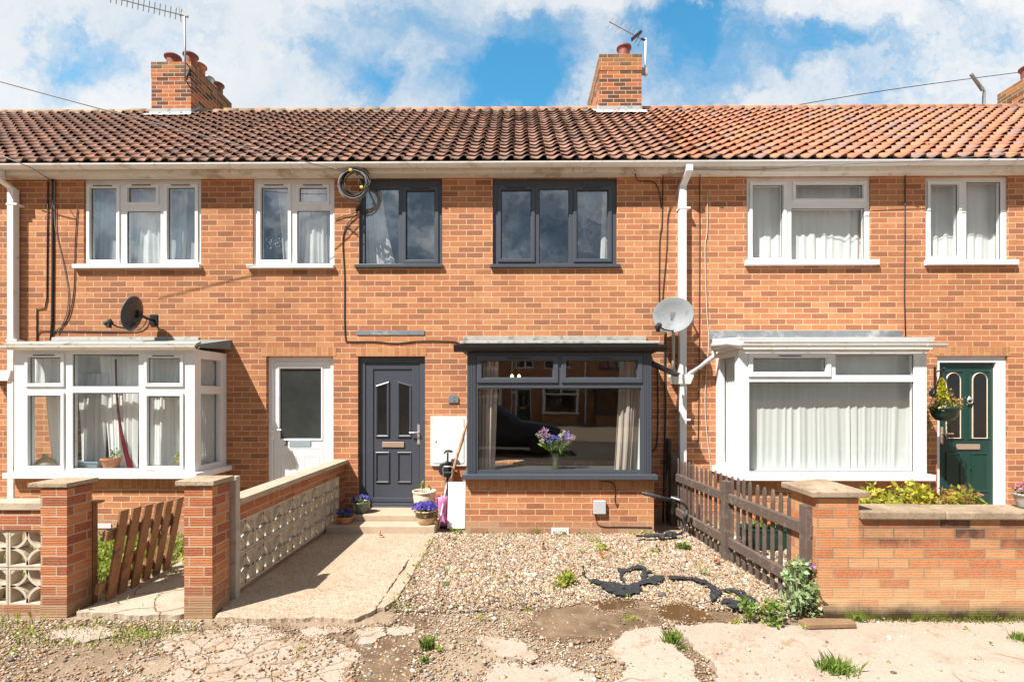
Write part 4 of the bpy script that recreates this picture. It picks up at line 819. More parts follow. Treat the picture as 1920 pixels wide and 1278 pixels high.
# ---- the neighbours at both ends (slivers)
H1 = thing('terraced_house', (X0-2.2, 0, 0), 'brick terraced house of which only a strip shows beyond the left white downpipe', 'house', 'brick terraced houses')
wall(H1, X0-4.45, X0, [], M['brick']); roof(H1, X0-4.45, X0, brown, M['tile'], RIDL); eaves(H1, X0-4.45, X0, M['cream'], M['oldwhite'], (), 4)
MB().plate(X0-4.45, X0, 0, 4.7, 5.5, 5.6).build('rear_wall', M['brick'], H1)
H9 = thing('terraced_house', (X3+2.2, 0, 0), 'orange roofed terraced house whose roof and chimney rise at the right edge', 'house', 'brick terraced houses')
wall(H9, X3, X3+4.6, [], M['brick_b']); roof(H9, X3, X3+4.6, orange, M['tile_o'], RID); eaves(H9, X3, X3+4.6, M['white'], M['cream'], (), 5)
MB().plate(X3, X3+4.6, 0, 4.7, 5.5, 5.6).build('rear_wall', M['brick'], H9)
chimney(H9, 10.25, 11.0, 2.5, 3.9, 5.6, 8.1, [(10.55, 3.55, .14, .32, 0, 'pot'), (10.62, 2.95, .14, .32, 0, 'pot')], flash=False)
# ------------------------------------------------------------------ front garden walls, piers, gate, fence
FY = -2.87
def screen_block(mb_fn, a0, z0, d0, d1, sz=.29):
    """pierced concrete block: frame, four quarter arcs, two chamfers"""
    mb = MB(); b = .022; mb_fn(mb, a0+.003, a0+sz-.003, z0+.003, z0+sz-.003, d0, d1, [(a0+b, a0+sz-b, z0+b, z0+sz-b)])
    return mb
def build_block(parent, side, a0, z0, d0, d1, sz=.29):
    mb = MB(); b = .018; mb.plate(a0+.003, a0+sz-.003, z0+.003, z0+sz-.003, d0, d1, [(a0+b, a0+sz-b, z0+b, z0+sz-b)], side=side)
    fn = (lambda a, z, d: (d, a, z)) if side else (lambda a, z, d: (a, d, z))
    r1, r0 = (sz/2-b)+.009, (sz/2-b)-.011; e = .003 if d1 > d0 else -.003
    for cx, cz, t0 in ((a0+b, z0+b, 0), (a0+sz-b, z0+b, .5), (a0+sz-b, z0+sz-b, 1.), (a0+b, z0+sz-b, 1.5)):
        ts = [t0*PI+PI/2*i/8 for i in range(9)]
        ls = [[fn(cx+r*math.cos(t), cz+r*math.sin(t), d) for r, d in ((r0, d0+e), (r1, d0+e), (r1, d1-e), (r0, d1-e))] for t in ts]
        mb.loops(ls)
    for sx in (0, 1):
        xx = a0+b if sx == 0 else a0+sz-b; s_ = 1 if sx == 0 else -1
        mb.prism([(xx, z0+sz-b), (xx+s_*.04, z0+sz-b), (xx, z0+sz-b-.04)], fn, d0+e, d1-e)
    return mb
# lattice wall between numbers 3 and 5
XA, XB = -2.32, -2.42
GW = thing('garden_wall', (-2.37, -1.35, 0), 'pierced concrete block wall with brick courses and pale coping beside the door path', 'wall', 'low front garden walls')
y1 = -.20; n = 8; y0 = y1-n*.29
MB().plate(y0-.22, -.002, -.1, .045, XA, XB, side=True).build('footing', M['pier'], GW)
for k in range(n):
    for j in range(2): build_block(GW, True, y0+k*.29, .046+j*.29, XA, XB).build('screen_block', M['screen'], GW)
mb = MB(); mb.plate(y0-.012, -.002, .6275, .765, XA+.002, XB-.002, side=True); mb.plate(y0-.012, y0-.001, .0465, .627, XA, XB, side=True); mb.plate(y1+.001, -.002, .0465, .627, XA+.01, XB-.01, side=True)
mb.build('brickwork', M['pier'], GW)
MB().box(XB-.045, XA+.045, y0-.015, -.003, .766, .815).build('coping', M['coping'], GW, bevel=.006)
# piers either side of the leaning gate
def pier(x0, x1, y0, y1, z, capr, label, mt, capm, slope=0, flatcap=True):
    t = thing('gate_pier', ((x0+x1)/2, (y0+y1)/2, 0), label, 'pier', 'brick gate piers')
    b = MB(); b.plate(x0, x1, .14, z, y0, y1); b.build('brickwork', mt, t)
    MB().box(x0-.002, x1+.002, y0-.002, y1+.002, -.1, .139).build('footing', mt, t, bevel=.004)
    c = MB(); cx0, cx1, cy0, cy1, h = capr
    if flatcap: c.box(cx0, cx1, cy0, cy1, z+.012, z+h)
    else:
        mx, my = (cx0+cx1)/2, (cy0+cy1)/2
        c.loops([[(cx0, cy0, z+.008), (cx1, cy0, z+.008), (cx1, cy1, z+.008), (cx0, cy1, z+.008)], [(cx0, cy0, z+.05), (cx1, cy0, z+.05), (cx1, cy1, z+.05), (cx0, cy1, z+.05)], [(mx-.03, my-.03, z+h), (mx+.03, my-.03, z+h), (mx+.03, my+.03, z+h), (mx-.03, my+.03, z+h)]], cap0=True, cap1=True)
    c.build('cap', capm, t, bevel=.006); MB().box(x0+.008, x1-.008, y0+.008, y1-.008, z, z+.0119).build('mortar_bed', M['base'], t)
    return t
p1 = pier(PX(76, FY), PX(125.5, FY), FY, FY+.215, PZ(918, FY), (PX(54, FY), PX(128, FY), FY-.012, FY+.27, .046), 'reeded brick gate pier with a skewed stone cap, joined to the short lattice wall', M['pier'], M['agg'])
p2 = pier(PX(345.5, FY), PX(398, FY), FY, FY+.215, PZ(914, FY), (PX(331, FY), PX(404, FY), FY-.02, FY+.25, .05), 'reeded brick gate pier with stone cap beside a cut off white post', M['pier'], M['agg'])
# short lattice wall at the left edge
yw = FY+.05
LW = thing('garden_wall', (-4.3, yw+.05, 0), 'short lattice block wall with pale coping running out of frame from the skewed cap pier', 'wall', 'low front garden walls')
xr = PX(75.5, FY)-.001
for k in range(4):
    for j in range(2): build_block(LW, False, xr-.008-(k+1)*.29, PZ(1138, yw)+j*.29, yw, yw+.09).build('screen_block', M['screen'], LW)
mb = MB(); mb.plate(xr-1.5, xr-.001, PZ(1138, yw)+.581, PZ(957, yw), yw-.012, yw+.10); mb.build('brickwork', M['pier'], LW); MB().plate(xr-1.5, xr-.001, -.1, PZ(1138, yw)-.001, yw-.012, yw+.10).build('footing', M['pier'], LW)
MB().box(xr-1.5, xr-.002, yw-.03, yw+.13, PZ(957, yw)+.001, PZ(942, yw)).build('coping', M['coping'], LW, bevel=.006)
# cut post
pp = MB(); xa, xb = -2.335, -2.275; pp.box(xa, xb, -2.60, -2.54, -.03, PZ(894, -2.6)); tag(pp.build('wooden_post', M['greywood'], bevel=.005), 'short silvered square post standing against the right gate pier', 'post')
MB  # gate
GT = thing('garden_gate', (-3.36, -2.2, 0), 'brown picket gate hanging open and leaning off its hinges beside the path', 'gate')
def board(a, b, w_, th, nrm):
    a, b = Vector(a), Vector(b); t = (b-a).normalized(); nrm = Vector(nrm).normalized(); s_ = t.cross(nrm).normalized()
    m = MB(); m.loops([[p+s_*w_/2+nrm*th/2, p-s_*w_/2+nrm*th/2, p-s_*w_/2-nrm*th/2, p+s_*w_/2-nrm*th/2] for p in (a, b)], cap0=True, cap1=True); return m
tops = [(233, 955), (257, 950), (279, 945), (300, 941), (318, 938), (338, 932)]; bots = [(207, 1122), (228, 1110), (252, 1099), (273, 1086), (292, 1077), (311, 1067)]
lean = []
for i, (t_, b_) in enumerate(zip(tops, bots)):
    gx, gy = G(*b_, z=.02); B = Vector((gx, gy, .02)); T = P3(*t_, Y=gy+.01); lean.append((T, B))
    q = board(B, T, .086, .02, (1, 0, -.15)); q.build('picket', M['gatewood'], GT, bevel=.003)
for f in (.74, .16):
    pa, pb = [l[1]+(l[0]-l[1])*f+Vector((-.035, 0, 0)) for l in (lean[0], lean[-1])]; dd = (pb-pa); board(pa-dd*.17, pb+dd*.06, .085, .035, (1, 0, -.15)).build('rail', M['gatewood'], GT, bevel=.004)
pa = lean[0][1]+(lean[0][0]-lean[0][1])*.20; pb = lean[-1][1]+(lean[-1][0]-lean[-1][1])*.70; o_ = Vector((-.035, 0, 0)); board(pa+o_, pb+o_, .07, .03, (1, 0, -.15)).build('brace', M['gatewood'], GT, bevel=.004)
hp = MB(); hp.box(-3.440, -3.405, -2.645, -2.60, -.02, PZ(944, -2.62)); hp.box(-3.45, -3.365, -2.66, -2.58, PZ(944, -2.62)+.0005, PZ(944, -2.62)+.018); tag(hp.build('gate_post', M['gatewood'], bevel=.003), 'thin brown gate post with a small cap behind the skewed cap pier', 'post')
# right wall + pier
x0, x1 = PX(1530.5, FY), PX(1610, FY)
p3 = pier(x0, x1, FY, FY+.33, PZ(932, FY), (PX(1519, FY), PX(1626, FY), FY-.03, FY+.40, .105), 'wide orange brick pier with a low pyramid cap at the end of the picket fence', M['frontpier'], M['oldcoping'], flatcap=False)
RW = thing('garden_wall', (4.2, FY+.1, 0), 'weathered orange brick front wall with mossy foot below the green door', 'wall', 'low front garden walls')
zt_ = PZ(971, FY); MB().plate(x1+.001, 8.5, -.1, zt_, FY+.002, FY+.225).build('brickwork', M['frontwall'], RW)
for k, (a, b) in enumerate(((x1+.002, PX(1768, FY)), (PX(1768, FY)+.004, 5.1), (5.104, 8.5))): MB().box(a, b, FY-.03, FY+.25, zt_+.001, zt_+.062-.004*k).build('coping', M['oldcoping'], RW, bevel=.01)
M['soot_wall'] = None
# picket fence
PF = thing('picket_fence', (2.1, -1.5, 0), 'dark brown rail and picket fence between the gravel bay and the next garden', 'fence')
fa, fb = Vector((2.07, -.12, 0)), Vector((2.25, -2.83, 0)); fd = (fb-fa).normalized(); fn_ = Vector((-fd.y, fd.x, 0));  fn_ = fn_ if fn_.x < 0 else -fn_
def fp(t, off=0, z=0): return fa+fd*t+fn_*off+Vector((0, 0, z))
FL = (fb-fa).length
def fpost(t, z, w_=.085):
    m = MB(); c = fp(t, .02); m.loops([[c+fd*a*w_/2+fn_*b*w_/2+Vector((0, 0, zz)) for a, b in ((-1, -1), (1, -1), (1, 1), (-1, 1))] for zz in (-.05, z)], cap0=True, cap1=True); return m
tm = 1.42
for t, z in ((.02, .90), (tm, .80), (FL-.05, .83)): fpost(t, z).build('post', M['wood'], PF, bevel=.004)
for z in (.19, .63):
    for a, b in ((.07, tm-.05), (tm+.05, FL+.0)):
        m = MB(); m.loops([[fp(t, o, zz+(t-1.4)*.006) for o, zz in ((.0, z-.04), (.035, z-.045), (.035, z+.045), (.0, z+.05))] for t in np.linspace(a, b, 6)], cap0=True, cap1=True); m.build('rail', M['wood'], PF, bevel=.004)
n = 23
for k in range(n):
    t = .10+(FL-.2)*k/(n-1); h = .855+random.uniform(-.012, .012); w_ = .050; tl = random.uniform(-.012, .012)
    prof = [(-w_/2, -.02), (w_/2, -.02), (w_/2+tl, h-.05), (w_*.36+tl, h-.018), (tl+w_*.14, h), (tl-w_*.14, h), (-w_*.36+tl, h-.018), (-w_/2+tl, h-.05)]
    MB().prism(prof, lambda a, b, d, t=t: fp(t+a, d, b), -.002, -.016).build('picket', M['wood'], PF, bevel=.003)
# steps at door 5
ST = thing('doorsteps', (-1.6, -.35, 0), 'two pale concrete steps below the dark grey front door', 'steps')
MB().box(-2.30, -.985, -.70, -.02, -.05, .105).build('lower_step', M['step'], ST, bevel=.008)
MB().box(-2.08, -1.05, -.46, -.021, .1055, .178).build('upper_step', M['step'], ST, bevel=.008)

# ------------------------------------------------------------------ things on the walls
r = rect(808, 876, 780, 873, 0)
MT = thing('meter_box', ((r[0]+r[1])/2, -.02, r[2]), 'white utility meter box on the brick wall between the grey door and the bay', 'meter box')
MB().plate(r[0], r[1], r[2], r[3], -.035, -.001, [(r[0]+.035, r[1]-.035, r[2]+.035, r[3]-.035)]).build('frame', M['meter'], MT, bevel=.006)
dr = MB().box(r[0]+.038, r[1]-.038, -.042, -.003, r[2]+.038, r[3]-.038).build('door', M['meter'], MT, bevel=.005); x, z = P(817.5, 828, -.05); MB().tube([(x, -.047, z), (x, -.0421, z)], .009, 8).build('lock', M['black'], dr)
x, z = P(850.5, 747, 0)
PL = thing('number_plaque', (x, -.01, z-.06), 'arched slate house number plaque on the wall above the meter box', 'plaque')
ar = [(x-.068, z-.055), (x+.068, z-.055), (x+.068, z+.015)]+[(x+.068*math.cos(t)*.9, z+.015+.045*math.sin(t)) for t in np.linspace(.15*PI, .85*PI, 9)]+[(x-.068, z+.015)]
MB().prism(ar, lambda a, b, d: (a, d, b), -.018, -.001).build('plate', M['numgrey'], PL, bevel=.003)
text('5', 'number', (x+.005, -.020, z-.005), .085, M['chrome'], PL)
x, z = P(1748.5, 735, 0)
PL2 = thing('number_plaque', (x, -.01, z-.05), 'round black house number plaque beside the green door', 'plaque'); MB().lathe([(.052, 0), (.056, .004), (.05, .012), (.0, .013)], (x, -.002, z), 24, M=Matrix.Rotation(PI/2, 3, 'X')).build('plate', M['black'], PL2)
text('7', 'number', (x, -.017, z), .065, M['chrome'], PL2)
r = rect(1112, 1135, 937, 962, BY5+.02); jb = MB().box(r[0], r[1], BY5-.03, BY5+.0195, r[2], r[3]).build('junction_box', plain('grey_box', (.45, .46, .47), .5, .04), bevel=.008); tag(jb, 'small pale grey square box with a cable on the brick below the grey bay', 'junction box')
def airbrick(px, Y, label):
    r = rect(*px, Y); hs = []; nx = 9
    for i in range(nx):
        for j in range(3):
            a = r[0]+.012+(r[1]-r[0]-.024)*(i+.2)/nx; hs.append((a, a+(r[1]-r[0])/nx*.5, r[2]+.008+(r[3]-r[2]-.016)*(j+.2)/3, r[2]+.008+(r[3]-r[2]-.016)*(j+.75)/3))
    return tag(MB().plate(*r, Y-.012, Y-.0005, hs).build('air_brick', M['white']), label, 'vent', 'air bricks at the foot of the bays')
airbrick((1034, 1066, 989, 1000), BY5+.02, 'white perforated air brick low on the grey bay wall just above the gravel'); airbrick((179, 209, 981, 989), BY3+.02, 'white air brick low in the wall behind the open garden gate')

# satellite dishes
def dish(name_loc, c, nrm, r, ell, mt, label, lnb, wallp):
    t = thing('satellite_dish', c, label, 'satellite dish', 'satellite dishes'); nrm = Vector(nrm).normalized(); q = nrm.to_track_quat('Z', 'Y').to_matrix()
    n = 40; ls = []
    for k, (f, dz) in enumerate(((0.001, -.05), (.35, -.044), (.7, -.026), (1, 0), (1.02, .0), (1.02, -.012), (.7, -.038), (.001, -.062))):
        ls.append([Vector(c)+q @ Vector((r*f*math.cos(2*PI*i/n), r*ell*f*math.sin(2*PI*i/n), dz)) for i in range(n)])
    MB().loops(ls).build('reflector', mt, t, smooth=True)
    base = Vector(c)+q @ Vector((0, -r*ell*.93, -.01)); L = Vector(lnb)
    a = MB(); a.tube([Vector(c)+q @ Vector((0, -r*ell*.5, -.07)), base, base+(L-base)*.6+Vector((0, 0, -.02)), L], .011, 8); a.build('feed_arm', M['black'], t, smooth=True)
    dirl = (Vector(c)-L).normalized(); m = MB(); m.tube([L-dirl*.055, L-dirl*.01, L+dirl*.012, L+dirl*.035], [.022, .026, .036, .036], 12); m.box(L.x-.022, L.x+.022, L.y-.022, L.y+.022, L.z-.07, L.z+.01); m.build('receiver', M['foam'], t, bevel=.003)
    b = MB(); back = Vector(c)-nrm*.06; wp = Vector(wallp); b.tube([back, back-nrm*.05, (wp.x, wp.y-.12, wp.z), wp], .018, 8); b.box(wp.x-.05, wp.x+.05, -.012, -.001, wp.z-.075, wp.z+.075); b.box(back.x-.04, back.x+.04, back.y-.02, back.y+.05, back.z-.05, back.z+.05); b.build('bracket', M['alu'] if mt is M['dish'] else M['black'], t, bevel=.002)
    return t
c2 = P3(1262, 590, -.30); dish('', tuple(c2), (-.34, -.93, .12), .245, .93, M['dish'], 'pale grey satellite dish facing out beside the white downpipe', tuple(P3(1234, 611, -.60)), tuple(P3(1292, 596, 0)))
c1 = P3(247, 587, -.34); dish('', tuple(c1), (-.955, -.20, .20), .225, .98, M['darkdish'], 'dark satellite dish seen edge on above the white bay of number 3', tuple(P3(204, 604, -.42)), tuple(P3(289, 600, 0)))
# cables
GC = 'cables clipped to the brick front'
cable('cable', 'thin dark cable dropping from the coil and turning right above the grey door', [(672, 398, -.02), (652, 420, -.012), (643, 450, -.010), (646, 520, -.010), (646, 600, -.010), (648, 635, -.010), (653, 640, -.010), (700, 640, -.010), (742, 643, -.010), (790, 639, -.010), (848, 640, -.010), (868, 645, -.02)], .007, M['cable'], GC)
cable('cable', 'short loose tail of cable hanging just left of the grey upper window', [(676, 392, -.02), (664, 400, -.015), (645, 405, -.012), (628, 411, -.010)], .006, M['cable'], GC)
cable('cable', 'short cable looping back under the coil against the upper window edge', [(647, 425, -.012), (652, 425, -.02), (662, 433, -.02), (671, 440, -.02)], .006, M['cable'], GC)
cable('cable', 'thick dark twin cable running straight down left of the leftmost upper window', [(100, 322, -.02), (99, 400, -.012), (99, 500, -.012), (98, 600, -.012), (96, 640, -.012)], .016, M['cable'], GC, smooth=False)
cable('cable', 'thin dark cable stepping left near the white bay roof', [(90, 340, -.012), (89, 430, -.010), (88, 560, -.010), (84, 577, -.010), (69, 579, -.010), (69, 640, -.010)], .0075, M['cable'], GC, smooth=False)
cable('cable', 'thin cable curving in beside the thick twin cable above the white bay', [(145, 392, -.010), (141, 460, -.010), (139, 540, -.010), (130, 590, -.010), (115, 612, -.010), (98, 625, -.010)], .006, M['cable'], GC)
cable('cable', 'pale cable wandering down between the thick twin cable and the window', [(102, 322, -.025), (102, 400, -.02), (106, 440, -.012), (120, 500, -.012), (128, 550, -.012), (124, 590, -.012), (108, 625, -.012)], .006, M['greycable'], GC)
cable('cable', 'dark cable looping along the bay roof below the edge on dish', [(70, 640, -.010), (73, 622, -.010), (100, 620, -.010), (180, 621, -.010), (250, 620, -.012), (270, 610, -.02), (276, 596, -.02)], .006, M['cable'], GC)
cable('cable', 'dark cable running down from the eaves to the grey dish, left of a pair', [(1243, 318, -.10), (1243, 345, -.012), (1241, 420, -.012), (1237, 450, -.012), (1236, 560, -.012), (1238, 600, -.02)], .0065, M['cable'], GC)
cable('cable', 'dark cable swinging slightly right just above the grey dish', [(1257, 388, -.012), (1252, 410, -.012), (1250, 470, -.012), (1243, 550, -.012), (1242, 600, -.02)], .006, M['cable'], GC)
cable('cable', 'cable bridging the eave shadow between upper grey window and downpipe', [(1190, 318, -.16), (1196, 338, -.02), (1225, 341, -.014), (1236, 360, -.012), (1240, 388, -.012)], .006, M['cable'], GC)
cable('cable', 'straight dark cable just right of the white middle downpipe', [(1314, 312, -.15), (1312, 340, -.012), (1312, 450, -.010), (1311, 700, -.010), (1309, 830, -.010)], .005, M['cable'], GC, smooth=False)
cable('cable', 'pale wavering cable between middle downpipe and the white netted bay', [(1326, 360, -.012), (1326, 430, -.010), (1322, 470, -.010), (1325, 580, -.010), (1329, 640, -.010), (1324, 700, -.012), (1322, 760, -.012), (1326, 820, -.012), (1334, 890, -.012)], .0065, M['wcable'], GC)
cable('cable', 'thin black cable running down the brick between the two right upper windows', [(1697, 326, -.02), (1697, 450, -.010), (1696, 560, -.010), (1698, 634, -.012)], .007, M['cable'], GC, smooth=False)
cable('cable', 'black cable hanging beside the grey bay above the bike carrier, nearer the bay', [(1233, 690, -.012), (1234, 760, -.012), (1233, 815, -.012), (1230, 838, -.012), (1222, 845, -.012)], .008, M['cable'], GC)
cable('cable', 'black cable hanging to the fence foot beside the middle downpipe', [(1247, 620, -.02), (1246, 700, -.02), (1248, 760, -.02), (1246, 840, -.012), (1245, 890, -.012), (1243, 990, -.012)], .011, M['cable'], GC)
cable('cable', 'thin dark cable hooked on the brick below the grey bay sill', [(1128, 902, BY5+.012), (1146, 904, BY5+.012), (1154, 915, BY5+.012), (1153, 935, BY5+.012), (1156, 948, BY5+.008), (1159, 942, BY5+.008)], .005, M['cable'], GC)
cable('cable', 'thin cable running right from the small grey box along the bay foot', [(1117, 962, BY5+.012), (1118, 975, BY5+.012), (1128, 986, BY5+.012), (1170, 987, BY5+.012), (1222, 988, BY5+.012)], .005, M['cable'], GC)
cable('cable', 'thin cable along the soffit above the white right hand windows', [(1300, 317, -.16), (1420, 318, -.16), (1560, 309, -.26), (1720, 302, -.27), (1930, 286, -.30)], .004, M['greycable'], GC)
cable('cable', 'sagging wire strung along the left gutter toward the coil', [(-20, 283, -.34), (60, 315, -.30), (95, 338, -.02)], .006, M['greycable'], GC, smooth=False)
OW = 'overhead wires'
cable('overhead_wire', 'overhead wire slanting down across the left sky and roof to the coil', [(-60, 137, -1.2), (225, 214, -.9), (480, 280, -.6), (648, 322, -.24)], .006, M['greycable'], OW, cat='wire')
cable('overhead_wire', 'overhead wire rising over the orange ridge toward the right chimney', [(1440, 214, 5.6), (1480, 200, 5.7), (1720, 161, 6.3), (2100, 112, 7.2)], .009, M['cable'], OW, cat='wire')
# coil of spare cable under the eaves
cc = P3(666, 341, -.20)
CO = thing('cable_coil', tuple(cc-Vector((0, 0, .2))), 'coil of spare black and grey cable tied with yellow tape under the eaves', 'cable coil')
mb = MB()
for k in range(7):
    rr = .15+random.uniform(-.02, .03); ox, oz, oy = random.uniform(-.02, .02), random.uniform(-.03, .02), random.uniform(-.03, .03)
    mb.tube([cc+Vector((ox+rr*math.cos(t)*1.05, oy+.01*math.sin(3*t), oz+rr*math.sin(t)*1.05)) for t in np.linspace(0, 2*PI, 41)], .008, 6)
mb.build('loops', M['cable'], CO, smooth=True, fix=False)
mb = MB()
for k in range(3):
    rr = .175+.012*k; mb.tube([cc+Vector((-.02+rr*math.cos(t)*1.02, -.03+.012*k, -.04+rr*math.sin(t)*1.05)) for t in np.linspace(0, 2*PI, 41)], .006, 6)
mb.build('grey_loops', M['greycable'], CO, smooth=True, fix=False)
for px_, py_ in ((659, 321), (679.5, 353)): p = P3(px_, py_, -.2); MB().box(p.x-.022, p.x+.022, p.y-.045, p.y+.04, p.z-.018, p.z+.018).build('tape', M['yellow'], CO, bevel=.008)
MB().tube([P3(668, 316, -.16), P3(670, 330, -.2), cc+Vector((.14, 0, -.14)), P3(678, 378, -.12), P3(674, 386, -.06), P3(668, 396, -.03)], [.008, .01, .014, .018, .024, .018], 8).build('tail', M['cable'], CO, smooth=True)
# aerials
def yagi(t, a, b, n, el, mt='alu', L=.10):
    a, b = Vector(a), Vector(b); d = (b-a).normalized(); 
    up = Vector(el).normalized(); mb = MB(); mb.tube([a, b], .011, 6); mb.build('boom', M[mt], t, fix=False)
    e = MB()
    for k in range(n):
        p = a+(b-a)*(k+.3)/n; e.tube([p-up*L, p+up*L], .0075, 5)
    e.build('elements', M[mt], t, fix=False)
    return d, up
A1 = thing('tv_aerial', tuple(P3(347, 152, 2.42)), 'long dark aerial on a pole strapped to the left chimney stack', 'aerial', 'tv aerials')
pt = P3(346.5, 30, 2.40); MB().tube([P3(347.5, 153, 2.40), P3(347, 95, 2.40), pt], .016, 8).build('pole', M['alu'], A1, smooth=True)
yagi(A1, P3(205, -6, 2.2), pt, 14, (.18, -.1, .98)); b = MB(); b.tube([P3(335, 12, 2.4), P3(340, 42, 2.4)], .008, 6); b.tube([P3(340, 26, 2.4), P3(352, 32, 2.4)], .022, 8); b.build('reflector', M['alu'], A1)
br = MB(); br.tube([P3(350, 120, 2.42), P3(362, 134, 2.6)], .012, 6); br.tube([P3(347, 151, 2.42), P3(358, 163, 2.6)], .012, 6); br.tube([P3(349, 150, 2.42), P3(356, 130, 2.5), P3(362, 142, 2.6)], .02, 6); br.build('bracket', M['black'], A1)
A2 = thing('tv_aerial', tuple(P3(1208, 142, 2.62)), 'small aerial on a short white pole bracketed to the right of the middle chimney', 'aerial', 'tv aerials')
MB().tube([P3(1210, 143, 2.6), P3(1210.5, 73, 2.6)], .018, 8).build('pole', M['white'], A2, smooth=True)
yagi(A2, P3(1142, 41, 2.55), P3(1202, 73, 2.6), 8, (.52, -.1, .85)); b = MB(); b.loops([[P3(*q, 2.6)+Vector((0, dy, 0)) for q in ((1183, 73.5), (1186, 76), (1204, 61), (1201, 58.5))] for dy in (-.03, .03)], cap0=True, cap1=True); b.tube([P3(1202, 73, 2.6), P3(1211, 76, 2.6)], .02, 8); b.tube([P3(1200, 76, 2.6), P3(1196, 85, 2.6)], .012, 6); b.build('reflector', M['black'], A2)
b = MB(); p = P3(1206, 134, 2.6); b.box(PX(1200, 2.5), p.x+.08, 2.58, 2.62, p.z-.07, p.z+.06); b.build('bracket', M['whiteflash'], A2, bevel=.004)
A3 = thing('tv_aerial', tuple(P3(1844, 200, 3.2)), 'aerial seen end on above the orange ridge by the right edge chimney', 'aerial', 'tv aerials')
b = MB(); b.tube([P3(1842, 215, 3.2), P3(1843, 172, 3.2)], .014, 6); b.tube([P3(1847, 215, 3.2), P3(1847, 168, 3.2)], .011, 6); b.build('pole', M['alu'], A3)
yagi(A3, P3(1822, 140, 2.4), P3(1845, 172, 3.2), 7, (.3, .8, .5), L=.04); 
b = MB(); b.loops([[P3(*q, 2.9)+Vector((0, dy, 0)) for q in ((1819, 140), (1822, 138), (1845, 168), (1841, 171))] for dy in (-.02, .02)], cap0=True, cap1=True); b.build('reflector', M['alu'], A3)
# ------------------------------------------------------------------ curtains and what stands in the windows
CG = 'curtains hanging in the windows'
def cur(label, xt, xb, yt, yb, Y, folds, amp, mt, waist=None, name='curtain', cat='curtain', g=CG):
    return curtain(name, label, (PX(xt[0], Y), PX(xt[1], Y)), (PX(xb[0], Y), PX(xb[1], Y)), PZ(yt, Y), PZ(yb, Y), Y, folds, amp, mt, cat, g, waist=waist)
cur('grey net curtain across the three light white window at upper left', (160, 372), (160, 372), 340, 500, .19, 11, .022, M['curtain_g'])
cur('white curtain end bunched at the foot of the leftmost upper window', (262, 300), (250, 305), 352, 499, .155, 3, .02, M['curtain'])
cur('narrow pale curtain hanging inside the right light of the leftmost upper window', (338, 352), (325, 345), 352, 499, .155, 2, .018, M['curtain'])
cur('grey net curtain behind the right half of the two light white upper window', (520, 622), (532, 622), 345, 500, .19, 7, .022, M['curtain_g'])
cur('white curtain fold low in the small top hung white window', (570, 610), (562, 612), 350, 499, .15, 3, .022, M['curtain'])
cur('white sheer curtain swept to the left in the narrow dark grey upper window', (684, 716), (686, 741), 350, 497, .17, 4, .02, M['curtain'], waist=1.6)
cur('red curtain edge at the left of the three light dark grey window', (934, 944), (934, 950), 356, 497, .19, 2, .012, M['curtain_r'])
cur('pale curtain edge at the right of the three light dark grey window', (1130, 1146), (1124, 1146), 356, 497, .19, 2, .012, M['curtain'])
cur('white pleated net curtain in the wide white upper window on the right', (1403, 1630), (1403, 1630), 340, 497, .18, 11, .014, M['curtain'])
cur('white pleated net curtain in the narrow white window above the green door', (1738, 1888), (1738, 1888), 338, 497, .18, 7, .014, M['curtain'])
cur('white net curtain gathered across the wide white bay of the right house', (1398, 1722), (1398, 1722), 662, 888, BY7+.17, 17, .010, M['curtain_w'])
def side_curtain(sx, Y, y0, y1, mt, label):
    vs = [(sx+.012*math.sin(i*.95+.5*math.sin(i*.3)), Y+.09+.55*i/60, PZ((y0, y1)[j], Y)) for j in (0, 1) for i in range(61)]
    tag(MB().add(vs, [(i, i+1, 62+i, 61+i) for i in range(60)]).build('curtain', mt, smooth=True, fix=False), label, 'curtain', CG)
side_curtain(PX(1385, BY7)+.10, BY7, 662, 888, M['curtain'], 'net curtain along the narrow left side light of the right white bay')
side_curtain(PX(365, BY3)-.10, BY3, 662, 888, M['curtain_g'], 'grey net curtain behind the right side light of the left white bay')
YB = BY3+.22
cur('grey net strung across the whole head of the left white bay', (40, 350), (40, 350), 662, 742, YB+.05, 18, .012, M['curtain_g'])
cur('white curtain slanting down in the left light of the left white bay', (80, 124), (98, 124), 668, 886, YB, 3, .022, M['curtain'], waist=2)
cur('white curtain billowing left of centre in the left white bay', (138, 205), (150, 196), 700, 886, YB, 4, .03, M['curtain_g'], waist=.8)
cur('white curtain hanging straight right of centre in the left white bay', (186, 262), (206, 256), 668, 886, YB-.03, 5, .024, M['curtain'])
cur('white net curtain behind the right light of the left white bay', (268, 350), (272, 350), 668, 886, YB, 6, .022, M['curtain'])
cur('narrow red cloth strip trailing down in the middle of the left white bay', (215, 219), (240, 252), 672, 884, YB-.07, 1, .008, M['curtain_r'], waist=2.6, name='cloth_strip', cat='cloth', g=None)
YC = BY5+.16
cur('beige curtain tied back at the left of the grey bay window', (895, 934), (897, 926), 668, 886, YC, 5, .03, M['curtain_p'])
cur('beige curtain draped at the right of the grey bay window', (1160, 1196), (1150, 1186), 668, 886, YC, 5, .03, M['curtain_p'], waist=1.6)
cur('white lining of the draped beige curtain at the right of the grey bay', (1186, 1200), (1178, 1204), 700, 886, YC+.06, 2, .02, M['curtain'])
xs = PX(930, 1.2); MB
